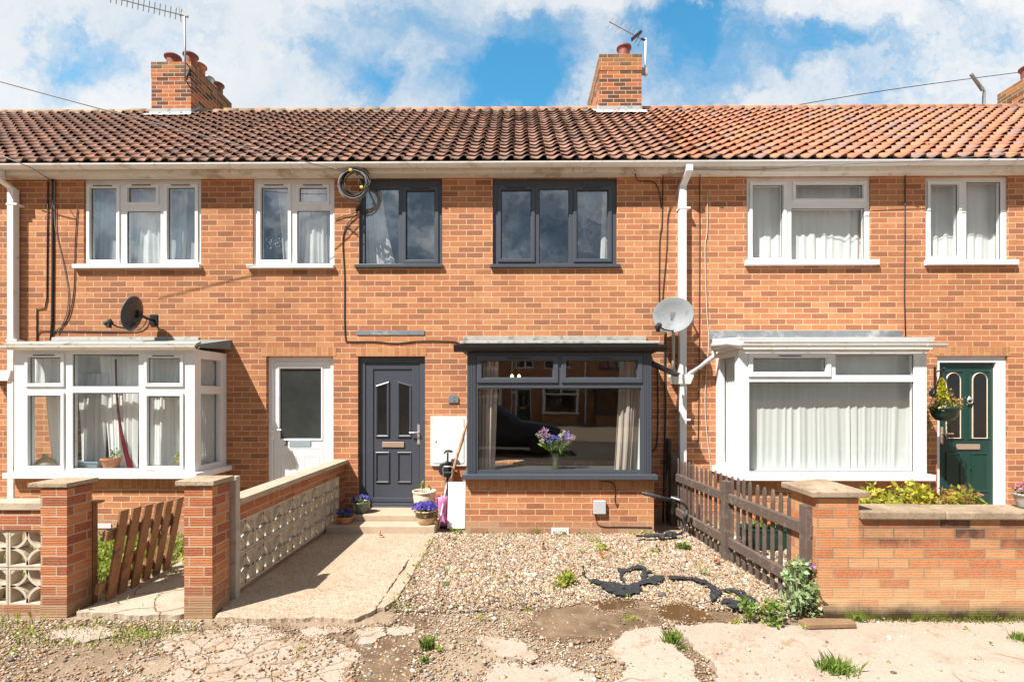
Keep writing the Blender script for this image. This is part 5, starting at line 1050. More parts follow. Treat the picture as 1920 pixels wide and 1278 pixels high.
for k, (x, lab) in enumerate(((960, 'lit yellow bulb on the left inside the grey bay room'), (973, 'lit yellow bulb on the right inside the grey bay room'))):
    p = P3(x, 706, .9); t = thing('ceiling_lamp', tuple(p), lab, 'lamp', 'bulbs of the ceiling lamp'); MB().lathe([(.0, -.03), (.022, -.02), (.026, 0), (.018, .025), (.010, .035)], p, 12).build('bulb', M['bulb'], t, smooth=True); MB().tube([p+Vector((0, 0, .035)), (p.x, p.y, 2.47)], .008, 6).build('flex', M['gold'], t)
# stars
p0 = MB()
for i in range(22):
    x, y = random.choice([(random.uniform(497, 510), random.uniform(448, 455)), (random.uniform(518, 526), random.uniform(432, 462)), (random.uniform(506, 524), random.uniform(455, 468)), (random.uniform(498, 526), random.uniform(432, 462))]); q = P3(x, y, .075); r = random.uniform(.006, .014)
    p0.add([q+Vector((r*(1 if k % 2 == 0 else .45)*math.cos(k*PI/5), 0, r*(1 if k % 2 == 0 else .45)*math.sin(k*PI/5))) for k in range(10)]+[q+Vector((0, -.004, 0))], [(k, (k+1) % 10, 10) for k in range(10)])
tag(p0.build('star_decoration', M['white'], fix=False), 'scatter of small white paper stars inside the white upper window', 'decoration')
def plantpot(loc, r, h, mt, label, cat='plant pot', group=None, prof=None, name='plant_pot', band=None):
    t = thing(name, loc, label, cat, group); n = 28
    pr = prof or [(.62, 0), (.70, .1), (.84, .5), (.95, .82), (1.04, .85), (1.06, .93), (1.04, 1.0), (.94, 1.0), (.90, .9), (.88, .82)]
    MB().lathe([(a*r, b*h) for a, b in pr], loc, n).build('pot', mt, t, smooth=True)
    if band: MB().lathe([(a*r*1.012, b*h) for a, b in pr if band[0] <= b <= band[1]][:band[2]], loc, n).build('band', M['brownpot'], t, smooth=True)
    MB().lathe([(.0, .84*h+.01), (.5*r, .84*h+.012), (.89*r, .84*h)], loc, 20).build('soil', M['soil'], t, smooth=True)
    return t
def foliage(parent, sets, name='foliage'): V, Fc, C = join(*sets); return npmesh(name, V, Fc, M['leaf'], parent, C)
ws = PZ(886, BY3)+.022
x, z = P(207, 878, BY3+.11); t = plantpot((x, BY3+.12, ws), .105, .135, M['terracotta'], 'terracotta pot with a small succulent on the sill of the left bay', group='pots on the bay sill')
foliage(t, [leaves(40, (x+.06, BY3+.12, ws+.19), (.06, .04, .06), .035, GREEN), leaves(20, (x-.02, BY3+.12, ws+.14), (.07, .04, .02), .03, GREEN)])
x, z = P(164, 875, BY3+.13); t = thing('planter_trough', (x, BY3+.15, ws), 'blue grey plastic trough on the sill of the left bay', 'planter')
m = MB(); m.loops([[(x+sx_*w_, BY3+.15+sy_*d_, ws+z_) for sx_, sy_ in ((-1, -1), (1, -1), (1, 1), (-1, 1))] for w_, d_, z_ in ((.14, .05, 0), (.165, .07, .075), (.18, .08, .08), (.18, .08, .095), (.165, .07, .095), (.15, .055, .02))], cap0=True, cap1=True); m.build('trough', M['greyplastic'], t, bevel=.004)
x, z = P(334, 862, BY3+.12); t = plantpot((x, BY3+.14, ws), .045, .07, M['terracotta'], 'tiny terracotta pot with a trailing plant by the right post of the left bay', group='pots on the bay sill'); foliage(t, [leaves(60, (x-.01, BY3+.14, ws+.13), (.04, .03, .10), .028, YGREEN)])
x, z = P(82, 860, BY3+.14); c = (x, BY3+.16, ws); MB_ = MB().lathe([(.105, 0), (.12, .02), (.11, .06), (.075, .11), (.03, .14), (.02, .155), (.03, .17), (.02, .185), (.0, .19)], c, 24); o = MB_.build('knitted_hat', M['kraft'], smooth=True); tag(o, 'beige knitted hat lying on the sill at the left of the left bay', 'hat')
o = None
vs = MB(); x = PX(365, BY3)-.16
for k in range(9): vs.lathe([(.0, -.05), (.04, -.035), (.055, 0), (.04, .035), (.0, .05)], (x+random.uniform(-.04, .05), BY3+.25+random.uniform(-.08, .12), ws+.06+random.uniform(0, .1)), 10)
tag(vs.build('cloth_bundle', M['curtain'], smooth=True), 'crumpled white cloth heaped behind the side light of the left bay', 'cloth')
# vase of flowers in the grey bay
ws5 = PZ(889, BY5)+.022+.0; vx = PX(1041, BY5+.2)
V5 = thing('flower_vase', (vx, BY5+.2, ws5), 'clear glass vase of white, pink and violet flowers in the grey bay window', 'vase')
MB().lathe([(.045, 0), (.05, .01), (.042, .08), (.05, .16), (.066, .215), (.064, .215), (.047, .16), (.038, .08), (.044, .015)], (vx, BY5+.2, ws5), 24).build('vase', M['vase'], V5, smooth=True)
sets = []; st = MB(); fl = []
WH, PK, VI = [(.78, .74, .58)], [(.66, .40, .62), (.6, .32, .55)], [(.22, .19, .62), (.32, .27, .72), (.40, .33, .7)]
for dx, hz, c_, sz in ((-.245, .40, WH, 1), (-.20, .335, WH, 1), (-.215, .435, PK, .8), (-.16, .455, PK, 1), (-.13, .40, PK, 1), (-.175, .38, PK, .9), (-.10, .345, VI, .9), (-.06, .365, VI, .9), (-.02, .375, VI, .8), (-.085, .31, VI, .8), (.0, .33, VI, .8), (.04, .365, VI, .8),
                       (.085, .40, WH, .9), (.12, .425, WH, 1), (.055, .335, WH, .7), (.155, .38, VI, 1), (.18, .42, VI, .9), (.13, .345, PK, .9), (.20, .345, PK, 1), (.235, .375, PK, 1), (.17, .30, PK, .8), (.265, .365, WH, .8)):
    dx *= .84; hz = .06+hz*1.0; dy = random.uniform(-.07, .05); b0 = Vector((vx-dx*.10, BY5+.2-dy*.2, ws5+.02)); b1 = Vector((vx+dx*.18, BY5+.2+dy*.3, ws5+.2)); b2 = Vector((vx+dx, BY5+.2+dy, ws5+hz-.02)); st.tube([b0, b1, b1+(b2-b1)*.5+Vector((0, 0, .02)), b2], .0035, 5)
    fl.append(leaves(30, tuple(b2), (.036*sz, .028*sz, .030*sz), .034*sz, [random.choice(c_)], up=.1, elong=1.25)); sets.append(leaves(5, tuple(b1+(b2-b1)*.42), (.035, .03, .05), .06, GREEN, elong=2.6))
st.build('stems', plain('flower_stem', (.16, .24, .05), .5), V5); foliage(V5, sets, 'leaves'); foliage(V5, fl, 'blossoms')
# pots by the door
def pansies(t, c, rad, nf, ng, cols=BLUE):
    foliage(t, [leaves(ng, (c[0], c[1], c[2]), (rad[0], rad[1], rad[2]*.8), .028, GREEN+[(.2, .26, .06)], elong=1.3)], 'foliage')
    s_ = []
    for i in range(nf):
        a = random.uniform(0, 2*PI); k = math.sqrt(random.random()); p = np.array((c[0]+rad[0]*k*math.cos(a), c[1]+rad[1]*k*math.sin(a)-.01, c[2]+rad[2]*(.55+.5*random.random())*(1.1-.5*k*k)))
        n = 5; q = random.uniform(0, 2*PI); nr = Vector((random.uniform(-.5, .5), -1, random.uniform(.2, .9))).normalized(); e1 = nr.cross(Vector((0, 0, 1))).normalized(); e2 = nr.cross(e1); r = random.uniform(.016, .024); V = [p]; C = [(.08, .05, .2)]
        cc_ = np.array(random.choice(cols))*random.uniform(.8, 1.3)
        for j in range(10):
            rr = r*(1 if j % 2 == 0 else .72); V.append(p+np.array(e1*rr*math.cos(q+j*PI/5)+e2*rr*math.sin(q+j*PI/5)-nr*.003)); C.append(cc_)
        Fc = np.array([[0, 1+j, 1+(j+1) % 10, 1+(j+1) % 10] for j in range(10)]); s_.append((np.array(V), Fc[:, :3], np.array(C)))
    V, Fc, C = join(*s_); npmesh('blossoms', V, Fc, M['leaf'], t, np.clip(C, 0, 1))
t = plantpot((-1.185, -.30, .179), .148, .28, M['creampot'], 'large cream glazed pot with a sprig of shoots on the upper step', group='pots on the doorstep', prof=[(.72, 0), (.76, .06), (.9, .5), (.97, .78), (.93, .84), (1.0, .90), (1.05, .94), (1.04, 1.0), (.92, 1.0), (.88, .9), (.86, .82)])
foliage(t, [leaves(16, (-1.22, -.30, .53), (.03, .02, .06), .04, YGREEN), leaves(8, (-1.13, -.3, .48), (.03, .02, .03), .035, GREEN)]); m = MB()
for dx, tz in ((-.035, .56), (.01, .49), (.05, .50)): m.tube([(-1.19+dx*.4, -.3, .40), (-1.19+dx, -.3, tz)], .004, 5)
m.build('stems', M['stick'], t)
t = plantpot((-1.115, -.585, .106), .122, .17, M['tanpot'], 'brown banded pot of blue pansies in front on the lower step', group='pots on the doorstep', band=(.5, .95, 6), prof=[(.60, 0), (.72, .06), (.86, .3), (.95, .52), (.98, .6), (.99, .75), (1.0, .88), (1.05, .93), (1.05, 1.0), (.95, 1.0), (.9, .9), (.88, .84)])
pansies(t, (-1.115, -.60, .28), (.155, .12, .09), 130, 240); foliage(t, [leaves(70, (-1.0, -.62, .23), (.05, .06, .09), .03, YGREEN)], 'trailing_leaves')
t = plantpot((-1.985, -.33, .179), .112, .145, M['greenpot'], 'mottled green glazed pot with violet blooms by the left of the door', group='pots on the doorstep', prof=[(.68, 0), (.78, .1), (.92, .5), (.98, .8), (1.06, .9), (1.08, .97), (1.02, 1.0), (.93, .98), (.9, .9), (.86, .84)])
pansies(t, (-1.985, -.34, .325), (.10, .08, .08), 22, 160)
t = plantpot((-2.115, -.56, .106), .107, .085, M['terracotta'], 'shallow terracotta bowl of blue flowers tucked against the lattice wall', group='pots on the doorstep'); pansies(t, (-2.115, -.56, .20), (.10, .08, .07), 22, 150)
# boot, panel, tools by the meter box
bt = MB(); bx_, by_ = -.945, -.30; ls = []
for z, cx_, rx, ry in ((.0, .04, .11, .05), (.02, .04, .112, .052), (.06, .025, .095, .05), (.10, .0, .068, .052), (.16, -.01, .058, .052), (.30, -.01, .064, .058), (.37, -.01, .07, .06), (.372, -.01, .064, .055), (.30, -.01, .058, .052)):
    ls.append([(bx_+cx_+rx*math.cos(a), by_+ry*math.sin(a), z+.012) for a in np.linspace(0, 2*PI, 20, endpoint=False)])
BO = thing('wellington_boot', (bx_, by_, 0), 'mottled pink rubber boot standing right of the cream pot', 'boot'); bt.loops(ls, cap0=True).build('upper', M['pink'], BO, smooth=True); MB().loops([[(bx_+.04+.115*math.cos(a), by_+.055*math.sin(a), z) for a in np.linspace(0, 2*PI, 20, endpoint=False)] for z in (-.005, .0115)], cap0=True, cap1=True).build('sole', M['black'], BO)
m = MB(); m.loops([[(a, b, z) for a, b in ((-.875, y-.02), (-.652, y-.02), (-.652, y+.02), (-.875, y+.02))] for y, z in ((-.40, .0), (-.30, .54), (-.295, .565))], cap0=True, cap1=True); tag(m.build('white_panel', M['meter'], bevel=.005), 'off white board leaning upright between the pink boot and the grey bay', 'board')
SK = tag(MB().tube([P3(878, 783, -.12), P3(870, 812, -.14), P3(866, 826, -.15), P3(858, 852, -.17), P3(849, 884, -.2), P3(846, 905, -.22), P3(842, 935, -.24), P3(838, 990, -.28)], [.012, .017, .022, .018, .02, .018, .018, .016], 10).build('peeled_stick', M['stick'], smooth=True), 'tall peeled knobbly stick leaning across the white meter box', 'stick')
WS = thing('walking_stick', tuple(P3(838, 985, -.2)), 'black walking stick with a hooked handle in front of the meter box', 'walking stick'); MB().tube([P3(839.5, 848, -.12), P3(838, 985, -.26)], .012, 8).build('shaft', M['black'], WS); MB().tube([P3(832.5, 850, -.12), P3(836, 845.5, -.12), P3(842, 845, -.12), P3(848.5, 846.5, -.12)], [.008, .016, .018, .013], 8).build('handle', M['foam'], WS, smooth=True)
dl = MB().lathe([(.0, .018), (.09, .016), (.105, .006), (.108, -.012), (.10, -.012), (.0, -.008)], tuple(P3(837, 879, -.10)), 28, M=Matrix.Rotation(PI/2-.1, 3, 'X')).build('round_lid', M['black'], smooth=False); tag(dl, 'round black plastic lid propped behind the fork handle', 'lid')
FK = thing('garden_fork', tuple(P3(822, 995, -.5)), 'garden fork with a metal handle leaning upside beside the pots', 'garden fork')
MB().tube([P3(838, 905, -.24), P3(835, 922, -.28), P3(826, 970, -.42), P3(821, 996, -.5)], [.013, .014, .014, .012], 8).build('shaft', M['steel'], FK, smooth=True)
MB().tube([P3(837, 906, -.24), P3(831, 893, -.23), P3(830.5, 877, -.22), P3(833, 874, -.22), P3(846, 874, -.22), P3(849, 878, -.22), P3(847, 893, -.23), P3(839, 906, -.24)], .009, 8).build('grip', M['steel'], FK, smooth=True); MB().tube([P3(831, 886, -.22), P3(848, 886, -.22)], .011, 8).build('crossbar', M['black'], FK)
m = MB()
for dx in (-9, -3, 3): m.tube([P3(821, 994, -.5), P3(821+dx, 998, -.5), P3(820+dx, 1006, -.52)], .005, 5)
m.build('tines', M['steel'], FK)
# bike carrier
BC = thing('bike_carrier', (1.75, -.85, 0), 'black tubular bike carrier with foam sleeves leaning at the corner of the grey bay', 'bike carrier')
q = lambda x, y, Y: P3(x, y, Y)
MB().tube([q(1202, 923, -.90), q(1215, 926, -.9), q(1262, 938, -.84), q(1282, 944, -.82), q(1288, 951, -.82), q(1289, 962, -.82), q(1284, 985, -.84), q(1281, 996, -.86), q(1276, 1000, -.88), q(1264, 1002, -.9), q(1193, 1004, -.95)], .014, 10).build('frame', M['black'], BC, smooth=True)
for a, b in (((1208, 924.5, -.9), (1256, 937, -.85)), ((1288, 955, -.82), (1284, 974, -.83)), ((1208, 1003.5, -.94), (1256, 1002.5, -.91))): MB().tube([q(*a), q(*b)], .023, 10).build('foam_sleeve', M['foam'], BC, smooth=True)
for a in ((1266, 935, -.84), (1254, 1000, -.91), (1262, 1001, -.90), (1240, 1004, -.92)):
    p = q(*a); MB().box(p.x-.035, p.x+.035, p.y-.03, p.y+.03, p.z-.03, p.z+.03, M=None).build('clamp', M['foam'], BC, bevel=.01)
MB().tube([q(1262, 938, -.83), q(1261, 962, -.80)], .02, 8).build('strut', M['black'], BC); MB().tube([q(1258, 932, -.86), q(1275, 937, -.9)], .012, 8).build('lever', M['steel'], BC)
m = MB(); p0, p1 = P3(1249.5, 822, -.05), P3(1258, 992, -.05); m.box(p0.x, p1.x, -.10, -.03, 0, p0.z); tag(m.build('dark_board', M['black'], bevel=.012), 'tall narrow dark board standing against the wall behind the rear fence post', 'board')
# torn membrane
mm = MB()
for pl in ([(135, 180), (160, 185), (165, 240), (200, 288), (300, 308), (420, 318), (480, 350), (620, 330), (690, 285), (760, 262), (862, 268), (830, 312), (760, 335), (640, 345), (630, 412), (540, 432), (430, 427), (380, 402), (300, 352), (200, 312), (140, 252)],
           [(440, 205), (535, 214), (560, 190), (625, 176), (690, 196), (775, 238), (700, 240), (692, 300), (640, 328), (655, 250), (668, 205), (570, 214), (490, 244), (520, 320), (480, 300)],
           [(870, 272), (1010, 268), (1110, 273), (1210, 308), (1270, 353), (1352, 392), (1330, 432), (1255, 487), (1235, 432), (1225, 362), (1150, 322), (1060, 288), (900, 292)],
           [(1345, 374), (1450, 382), (1545, 410), (1634, 482), (1560, 498), (1525, 470), (1440, 402), (1355, 392)], [(1365, 455), (1500, 498), (1610, 528), (1540, 556), (1400, 532), (1325, 498)]):
    wp = jag([G(1060+a*.21875, 1020+b*.21875, .03) for a, b in pl], .02, .006, 77)
    mm.prism(wp, lambda a, b, d: (a, b, d), .027, .030)
o = mm.build('torn_membrane', M['blackcloth']); bm = bmesh.new(); bm.from_mesh(o.data); bmesh.ops.triangulate(bm, faces=bm.faces[:]); bmesh.ops.subdivide_edges(bm, edges=bm.edges[:], cuts=3, use_grid_fill=True)
from mathutils import noise as mnoise
for v in bm.verts: v.co.z += .022*mnoise.noise(v.co*9)*.5+.009*mnoise.noise(v.co*27)+.003
bmesh.ops.delete(bm, geom=[f for f in bm.faces if mnoise.noise(f.calc_center_median()*Vector((16, 22, 0)))+.35*mnoise.noise(f.calc_center_median()*Vector((45, 60, 0))) > .40], context='FACES')
bm.to_mesh(o.data); bm.free(); tag(o, 'torn black weed membrane lying twisted on the gravel', 'membrane')
m = MB(); a, b = G(1509, 1176), G(1601, 1176); m.prism([(a[0], a[1]-.05), (b[0], b[1]-.03), (b[0]+.01, b[1]+.05), (a[0]+.03, a[1]+.06), (a[0]-.03, a[1]+.02)], lambda p, q_, d: (p, q_, d), .012, .045); tag(m.build('wood_offcut', M['plank'], bevel=.005), 'weathered wood offcut on the concrete below the pyramid cap pier', 'plank')
# hanging basket
hb = P3(1771, 770, -.34)
HB = thing('hanging_basket', tuple(hb), 'green hanging basket of yellow conifer and ivy by the green door', 'hanging basket')
MB().lathe([(.03, -.13), (.09, -.115), (.13, -.06), (.148, .02), (.156, .024), (.156, .05), (.145, .05), (.12, .0), (.05, -.1)], hb, 24).build('bowl', M['green'], HB, smooth=True)
hk = P3(1770, 692, -.34); wx = P3(1752, 700, 0); b = MB(); b.tube([(wx.x, -.002, hk.z-.02), (hk.x, -.36, hk.z)], .009, 6); b.tube([(wx.x, -.002, hk.z-.30), (wx.x+(hk.x-wx.x)*.7, -.25, hk.z-.01)], .008, 6); b.box(wx.x-.012, wx.x+.012, -.012, -.001, hk.z-.34, hk.z+.05); b.lathe([(.0, -.02), (.016, -.01), (.02, .008), (.0, .03)], hk, 10)
b.build('bracket', M['black'], HB); b = MB()
for k in range(3): a = 2*PI*k/3+.4; b.tube([hk, (hb.x+.15*math.cos(a), hb.y+.15*math.sin(a), hb.z+.04)], .0035, 5)
b.build('chains', M['black'], HB)
def cone(n): h = RNG.random(n)**1.3; a = RNG.random(n)*2*PI; r = .075*(1-h)*RNG.random(n)**.4+.008; return np.c_[r*np.cos(a), r*np.sin(a), h*.33]
foliage(HB, [leaves(900, (hb.x-.03, hb.y, hb.z+.07), None, .026, [(.50, .48, .02), (.40, .42, .03), (.58, .50, .03)], up=1.2, shape=cone), leaves(160, (hb.x-.10, hb.y-.04, hb.z+.06), (.09, .08, .05), .036, [(.48, .52, .25), (.3, .36, .08), (.55, .55, .3)]),
    leaves(170, (hb.x+.10, hb.y-.05, hb.z+.09), (.12, .08, .07), .026, [(.36, .20, .06), (.30, .30, .05), (.45, .33, .08)]), leaves(60, (hb.x+.07, hb.y, hb.z+.2), (.05, .04, .08), .024, [(.35, .2, .09), (.4, .3, .12)]),
    leaves(150, (hb.x-.19, hb.y+.05, hb.z-.15), (.035, .05, .24), .036, [(.52, .50, .20), (.34, .38, .10), (.45, .42, .14)])])
# shrubs, pots and planter on the right
def bush(loc, rad, n, size, cols, label, group, name='shrub'):
    t = thing(name, (loc[0], loc[1], 0), label, 'shrub', group); m = MB()
    for i in range(9): a = random.uniform(0, 2*PI); k = random.random(); m.tube([(loc[0]+.05*math.cos(a), loc[1]+.05*math.sin(a), -.02), (loc[0]+rad[0]*.45*k*math.cos(a), loc[1]+rad[1]*.4*k*math.sin(a), loc[2]*.6), (loc[0]+rad[0]*.85*k*math.cos(a), loc[1]+rad[1]*.8*k*math.sin(a), loc[2]+rad[2]*.5)], [.009, .006, .003], 5)
    m.build('stems', M['stick'], t); S_ = []
    for i in range(n//40):
        a = random.uniform(0, 2*PI); k = math.sqrt(random.random()); c = (loc[0]+rad[0]*k*math.cos(a), loc[1]+rad[1]*k*math.sin(a), loc[2]+rad[2]*random.uniform(-.9, .8)*(1-.5*k)); S_.append(leaves(40, c, (.09, .09, .09), size, [cols[(i+j) % len(cols)] for j in (0, 0, 1)], up=.5, elong=1.7))
    foliage(t, S_); return t
bush((PX(1700, -2.42), -2.42, .76), (.38, .17, .20), 1100, .050, [(.52, .46, .05), (.42, .42, .05), (.56, .45, .07), (.28, .33, .04)], 'yellow green shrub showing over the brick front wall below the right white bay', 'shrubs behind the front wall')
bush((PX(1795, -2.42), -2.42, .75), (.21, .14, .16), 560, .042, [(.34, .30, .05), (.28, .30, .04), (.36, .17, .07)], 'bronze tinged shrub showing over the front wall below the green door', 'shrubs behind the front wall')
wz = PZ(971, FY)+.063
x = PX(1924, -2.76); t = plantpot((x, -2.76, wz), .075, .11, M['flash'], 'small stone pot of pink flowers on the wall at the right edge'); foliage(t, [leaves(90, (x, -2.76, wz+.12), (.07, .07, .05), .03, GREEN), leaves(60, (x-.03, -2.78, wz+.16), (.07, .05, .03), .026, [(.62, .10, .30), (.7, .25, .42)])])
gx, gy = G(1440, 1025); t = thing('planter_trough', (gx, gy, 0), 'dark green trough of red flowers behind the picket fence', 'planter'); m = MB(); m.loops([[(gx+a*w_, gy+b_*d_, z) for a, b_ in ((-1, -1), (1, -1), (1, 1), (-1, 1))] for w_, d_, z in ((.24, .09, .0), (.29, .12, .2), (.30, .13, .205), (.30, .13, .225), (.27, .11, .225), (.25, .1, .15))], cap0=True, cap1=True); m.build('trough', M['green'], t, bevel=.005)
foliage(t, [leaves(260, (gx, gy, .27), (.28, .12, .07), .04, GREEN), leaves(130, (gx+.02, gy-.03, .33), (.24, .1, .04), .032, [(.62, .04, .02), (.7, .09, .03)])])
# poppy and weeds
gx, gy = G(1498, 1158); PO = thing('poppy_plant', (gx, gy, 0), 'tall grey green poppy with one pink flower against the front fence post', 'plant')
S_ = []
for i in range(26): h = random.random(); a = random.uniform(0, 2*PI); r = .12*(1-.5*h); S_.append(leaves(20, (gx+.02+r*math.cos(a)*.9, gy+.03+r*.7*math.sin(a), .05+.36*h), (.05, .05, .045), .044, [(.28, .38, .18), (.34, .44, .25), (.20, .29, .11), (.42, .48, .22)], elong=1.5))
foliage(PO, S_); fp_ = P3(1527, 1062, gy); m = MB(); m.tube([(gx+.05, gy, .05), (fp_.x-.02, gy, fp_.z-.12), fp_], .004, 5)
for k in range(5): a = k*1.3; m.tube([(gx+.02, gy+.02, 0), (gx+.07*math.cos(a), gy+.05*math.sin(a), .36)], .004, 5)
m.build('stems', plain('poppy_stem', (.2, .28, .12), .6), PO); foliage(PO, [leaves(26, tuple(fp_), (.03, .03, .018), .034, [(.62, .26, .5), (.7, .4, .62)], elong=1.1)], 'blossom')
WG = 'weeds growing in the gravel and paving'
def weed(x, y, wpx, hpx, kind, cols, label, n=120):
    gx, gy = G(x, y); s_ = F/(gy-CY); wd, h = wpx/s_, hpx/s_
    if kind == 'b': d = blades(n, (gx, gy, -.01), (wd*.42, wd*.3), h, cols, .0035)
    else:
        d = join(*[leaves(max(4, n//10), (gx+random.uniform(-1, 1)*wd*.33, gy+random.gauss(0, wd*.10), random.uniform(.15, .8)*h), (wd*.15, wd*.13, h*.22), min(.05, max(.018, wd*.13)), cols, up=.7, elong=1.35) for _ in range(10)])
    tag(npmesh('weed', *d[:2], M['leaf'], col=d[2]), label, 'weed', WG)
WL = [(1057, 1098, 56, 30, 'l', YGREEN, 'spreading lime green weed in the gravel left of the torn membrane', 260), (1132, 1034, 42, 14, 'l', YGREEN, 'low pale weed on the gravel below the small grey box', 90), (1112, 1017, 30, 10, 'l', YGREEN, 'sparse weed just above the pale gravel weed near the bay', 50),
      (1280, 1030, 36, 14, 'l', GREEN, 'mossy green clump beside the bike carrier foot', 240), (856, 1001, 30, 11, 'l', GREEN, 'green weed at the foot of the leaning white board', 120), (1003, 1002, 20, 20, 'l', YGREEN, 'small upright weed left of the white air brick', 60), (1212, 1000, 36, 14, 'l', YGREEN, 'yellowish weed at the right foot of the grey bay wall', 80),
      (1226, 1036, 18, 12, 'b', YGREEN, 'thin grassy weed in the gravel below the bike carrier', 40), (1321, 1078, 24, 12, 'l', GREEN, 'small weed near the membrane and the middle fence post', 50), (1258, 1204, 28, 24, 'b', GREEN, 'upright tuft growing in the crack between two concrete slabs', 130), (1277, 1214, 22, 10, 'b', GREEN, 'small tuft in the slab crack just below the upright tuft', 60),
      (1432, 1168, 80, 42, 'l', GREEN+[(.2, .28, .14)], 'leafy weed at the gravel edge left of the poppy', 380), (1567, 1258, 62, 26, 'b', GREEN, 'round grass tuft alone on the big pale concrete slab', 360), (800, 1212, 26, 22, 'b', GREEN, 'grassy tuft in the dirt before the path edging', 110), (820, 1218, 22, 8, 'l', YGREEN, 'tiny flat weed right of the grassy tuft in the dirt', 40),
      (795, 1238, 14, 16, 'b', GREEN, 'small sprig in the dirt below the grassy tuft', 30), (765, 1142, 26, 7, 'l', YGREEN, 'flat weed where the path edging meets the gravel', 40), (1378, 1168, 24, 10, 'b', YGREEN, 'little grass tuft at the right rim of the puddle', 60), (1605, 1164, 26, 18, 'b', GREEN, 'sparse grass blades at the mossy wall foot near the pier', 60),
      (1915, 1200, 40, 16, 'b', GREEN, 'grass tuft at the right edge of the concrete', 240), (1182, 1158, 36, 8, 'b', YGREEN, 'thin grass in the mud above the puddle slab', 50), (990, 1142, 24, 6, 'b', YGREEN, 'thin blades at the gravel fringe in the middle', 24), (905, 1160, 26, 6, 'l', YGREEN, 'scant weed in stones at the gravel fringe', 24)]
for a in WL: weed(*a)
def gmass(label, n, c, sp, h, cols, wd=.0035, extra=None):
    d = blades(n, c, sp, h, cols, wd); d = join(d, *extra) if extra else d; tag(npmesh('grass', *d[:2], M['leaf'], col=d[2]), label, 'grass', kind='stuff')
gmass('patch of thin grass in the dirt below the left pier', 900, (-2.75, -3.12, -.02), (.75, .16), .035, GREEN+YGREEN)
gmass('thin grass fringe in the dirt at the left edge', 500, (-3.55, -3.15, -.02), (.9, .3), .03, GREEN+YGREEN)
gmass('mossy grass along the foot of the right front wall', 1500, (3.25, -2.90, -.02), (.85, .035), .05, [(.13, .15, .02), (.18, .20, .03), (.10, .10, .02)])
gmass('weedy grass and leaf litter behind the leaning gate', 7000, (-4.4, -1.7, -.02), (1.15, 1.1), .07, GREEN+YGREEN, .006, [leaves(2600, (-4.5, -1.75, .02), (1.25, 1.0, .06), .045, YGREEN+GREEN+[(.3, .2, .08)])])
sd_ = []
for i in range(140):
    if i < 55: p = (random.uniform(-.9, 2.1), random.uniform(-2.7, -.68))
    elif i < 70: p = (random.uniform(-3.6, 3.4), random.uniform(-3.6, -2.95))
    elif i < 110: p = (random.uniform(-.6, 1.7), -.66-abs(random.gauss(0, .03)))
    else: p = (random.choice([-.97, -.96])+random.uniform(-.04, .04), random.uniform(-2.9, -.75))
    sd_.append(leaves(random.randint(5, 14), (p[0], p[1], .022), (.03, .025, .012), random.uniform(.012, .024), YGREEN+GREEN, up=.9))
d = join(*sd_); tag(npmesh('seedlings', *d[:2], M['leaf'], col=d[2]), 'sparse tiny seedlings sprouting all over the gravel and joints', 'seedlings', kind='stuff')
mo_ = []
for i in range(46):
    x, k = random.uniform(X0, X3+1), random.randint(1, NC-1)
    if i < 5: x, k = [(2.05, 8), (2.35, 5), (2.4, 2), (3.1, 9), (-1.1, 12)][i]
    sl = k*GA; c = (x, EAV[0]+sl*math.cos(TH)-.035*math.sin(TH), EAV[1]+sl*math.sin(TH)+.035*math.cos(TH)); sz = random.uniform(.012, .035) if i >= 5 else .045
    mo_.append(leaves(26, c, (sz*1.3, sz*.5, sz*.6), .018, [(.20, .22, .03), (.28, .27, .05), (.14, .13, .04)] if i < 5 or random.random() < .4 else [(.12, .085, .05), (.20, .16, .07)], elong=1.1))
d = join(*mo_); tag(npmesh('moss', *d[:2], M['leaf'], col=d[2]), 'small clumps of moss lodged under the roof tile edges', 'moss', kind='stuff')
FLG = 'fallen leaves on the gravel'
for (x, y), lab in zip(((1132, 1041), (1337, 1052), (1017, 1022), (712, 1004), (1232, 1027)), ('orange leaf on the gravel below the pale weed', 'orange leaf on the gravel by the middle fence post', 'dark red leaf on the gravel before the air brick', 'brown leaf on the path before the lower step', 'reddish leaf on the gravel under the bike carrier')):
    gx, gy = G(x, y, .04); d = leaves(3, (gx, gy, .045), (.012, .012, .004), .05, [(.45, .14, .03)] if 'orange' in lab else [(.2, .06, .03)]); tag(npmesh('fallen_leaf', *d[:2], M['leaf'], col=d[2]), lab, 'leaf', FLG)

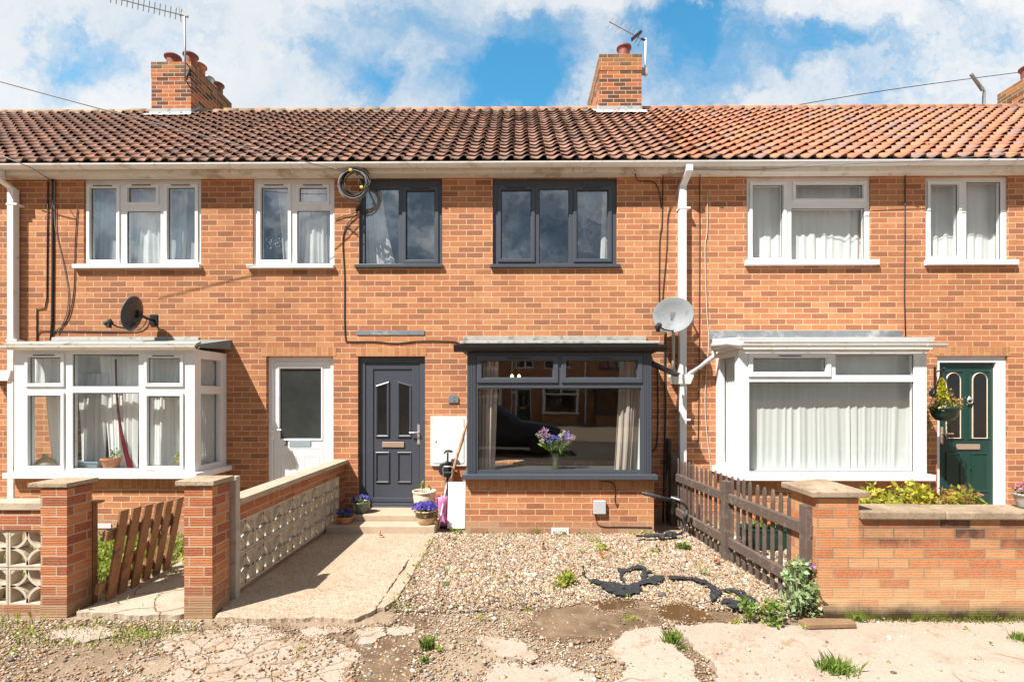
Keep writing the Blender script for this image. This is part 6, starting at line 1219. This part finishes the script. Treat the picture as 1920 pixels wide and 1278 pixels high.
# ------------------------------------------------------------------ behind the camera: what the windows mirror
def copy_tree(o, parent=None):
    c = o.copy(); COL.objects.link(c)
    if parent: c.parent = parent
    for ch in list(o.children): copy_tree(ch, c)
    return c
OL = ['mirrored in the left end of the glass', 'mirrored in the left white bay', 'mirrored beside the left white bay', 'mirrored in the middle of the grey bay', 'mirrored at the right of the grey bay', 'mirrored in the right white bay']
for k, (src, lab) in enumerate(zip((H5, H3, H7, H3, H7, H5), OL)):
    c = copy_tree(src); c.rotation_euler = (0, 0, PI); c.location = (-16+4.5*k, -25, 0); c['label'] = 'brick house across the lane, seen only '+lab; c['group'] = 'houses across the lane'
CA = thing('parked_car', (-.6, -9.6, 0), 'dark blue hatchback behind the viewpoint, seen mirrored in the grey bay', 'car')
prof = [(-2.05, .42, .62, .55), (-2.0, .30, .95, .74), (-1.75, .24, 1.05, .82), (-1.35, .22, 1.36, .84), (-.6, .22, 1.46, .85), (.1, .22, 1.44, .85), (.6, .22, 1.12, .86), (.75, .22, .98, .86), (1.5, .24, .88, .83), (1.85, .28, .74, .76), (2.02, .40, .60, .6)]
ls = []
for x, zb, zt2, hw in prof:
    wl = min(.92, zt2-.06); tw = hw*(.78 if zt2 > 1.05 else .93); ls.append([(-.6+x, -9.6+sy*w_, z) for sy, w_, z in ((-1, hw*.92, zb), (-1, hw, (zb+wl)/2), (-1, hw*.985, wl), (-1, tw, zt2-.03), (-.0, tw*.5, zt2), (1, tw, zt2-.03), (1, hw*.985, wl), (1, hw, (zb+wl)/2), (1, hw*.92, zb))])
cp = plain('dark_blue_paint', (.03, .042, .065), .18, .05, 3); MB().loops(ls, cap0=True, cap1=True).build('body', cp, CA, smooth=True)
for sy in (-1, 1):
    for pl in ([(-1.25, .95), (-.62, .95), (-.62, 1.38), (-1.15, 1.32)], [(-.55, .95), (.42, .95), (.02, 1.36), (-.55, 1.39)]):
        MB().add([(-.6+a, -9.6+sy*(.86-.22*(z-.92)), z) for a, z in pl], [(0, 1, 2, 3)]).build('window', M['obscure'], CA, fix=False)
for x in (-1.3, 1.28):
    for sy in (-1, 1):
        wc = (-.6+x, -9.6+sy*.80, .31); wl_ = MB().lathe([(.18, -.1), (.29, -.1), (.31, -.06), (.31, .06), (.29, .1), (.18, .1)], wc, 24, M=Matrix.Rotation(PI/2, 3, 'X')).build('wheel', M['black'], CA); MB().lathe([(.0, -.07), (.06, -.09), (.19, -.085), (.19, .085), (.06, .09), (0, .07)], wc, 12, M=Matrix.Rotation(PI/2, 3, 'X')).build('rim', M['steel'], wl_)
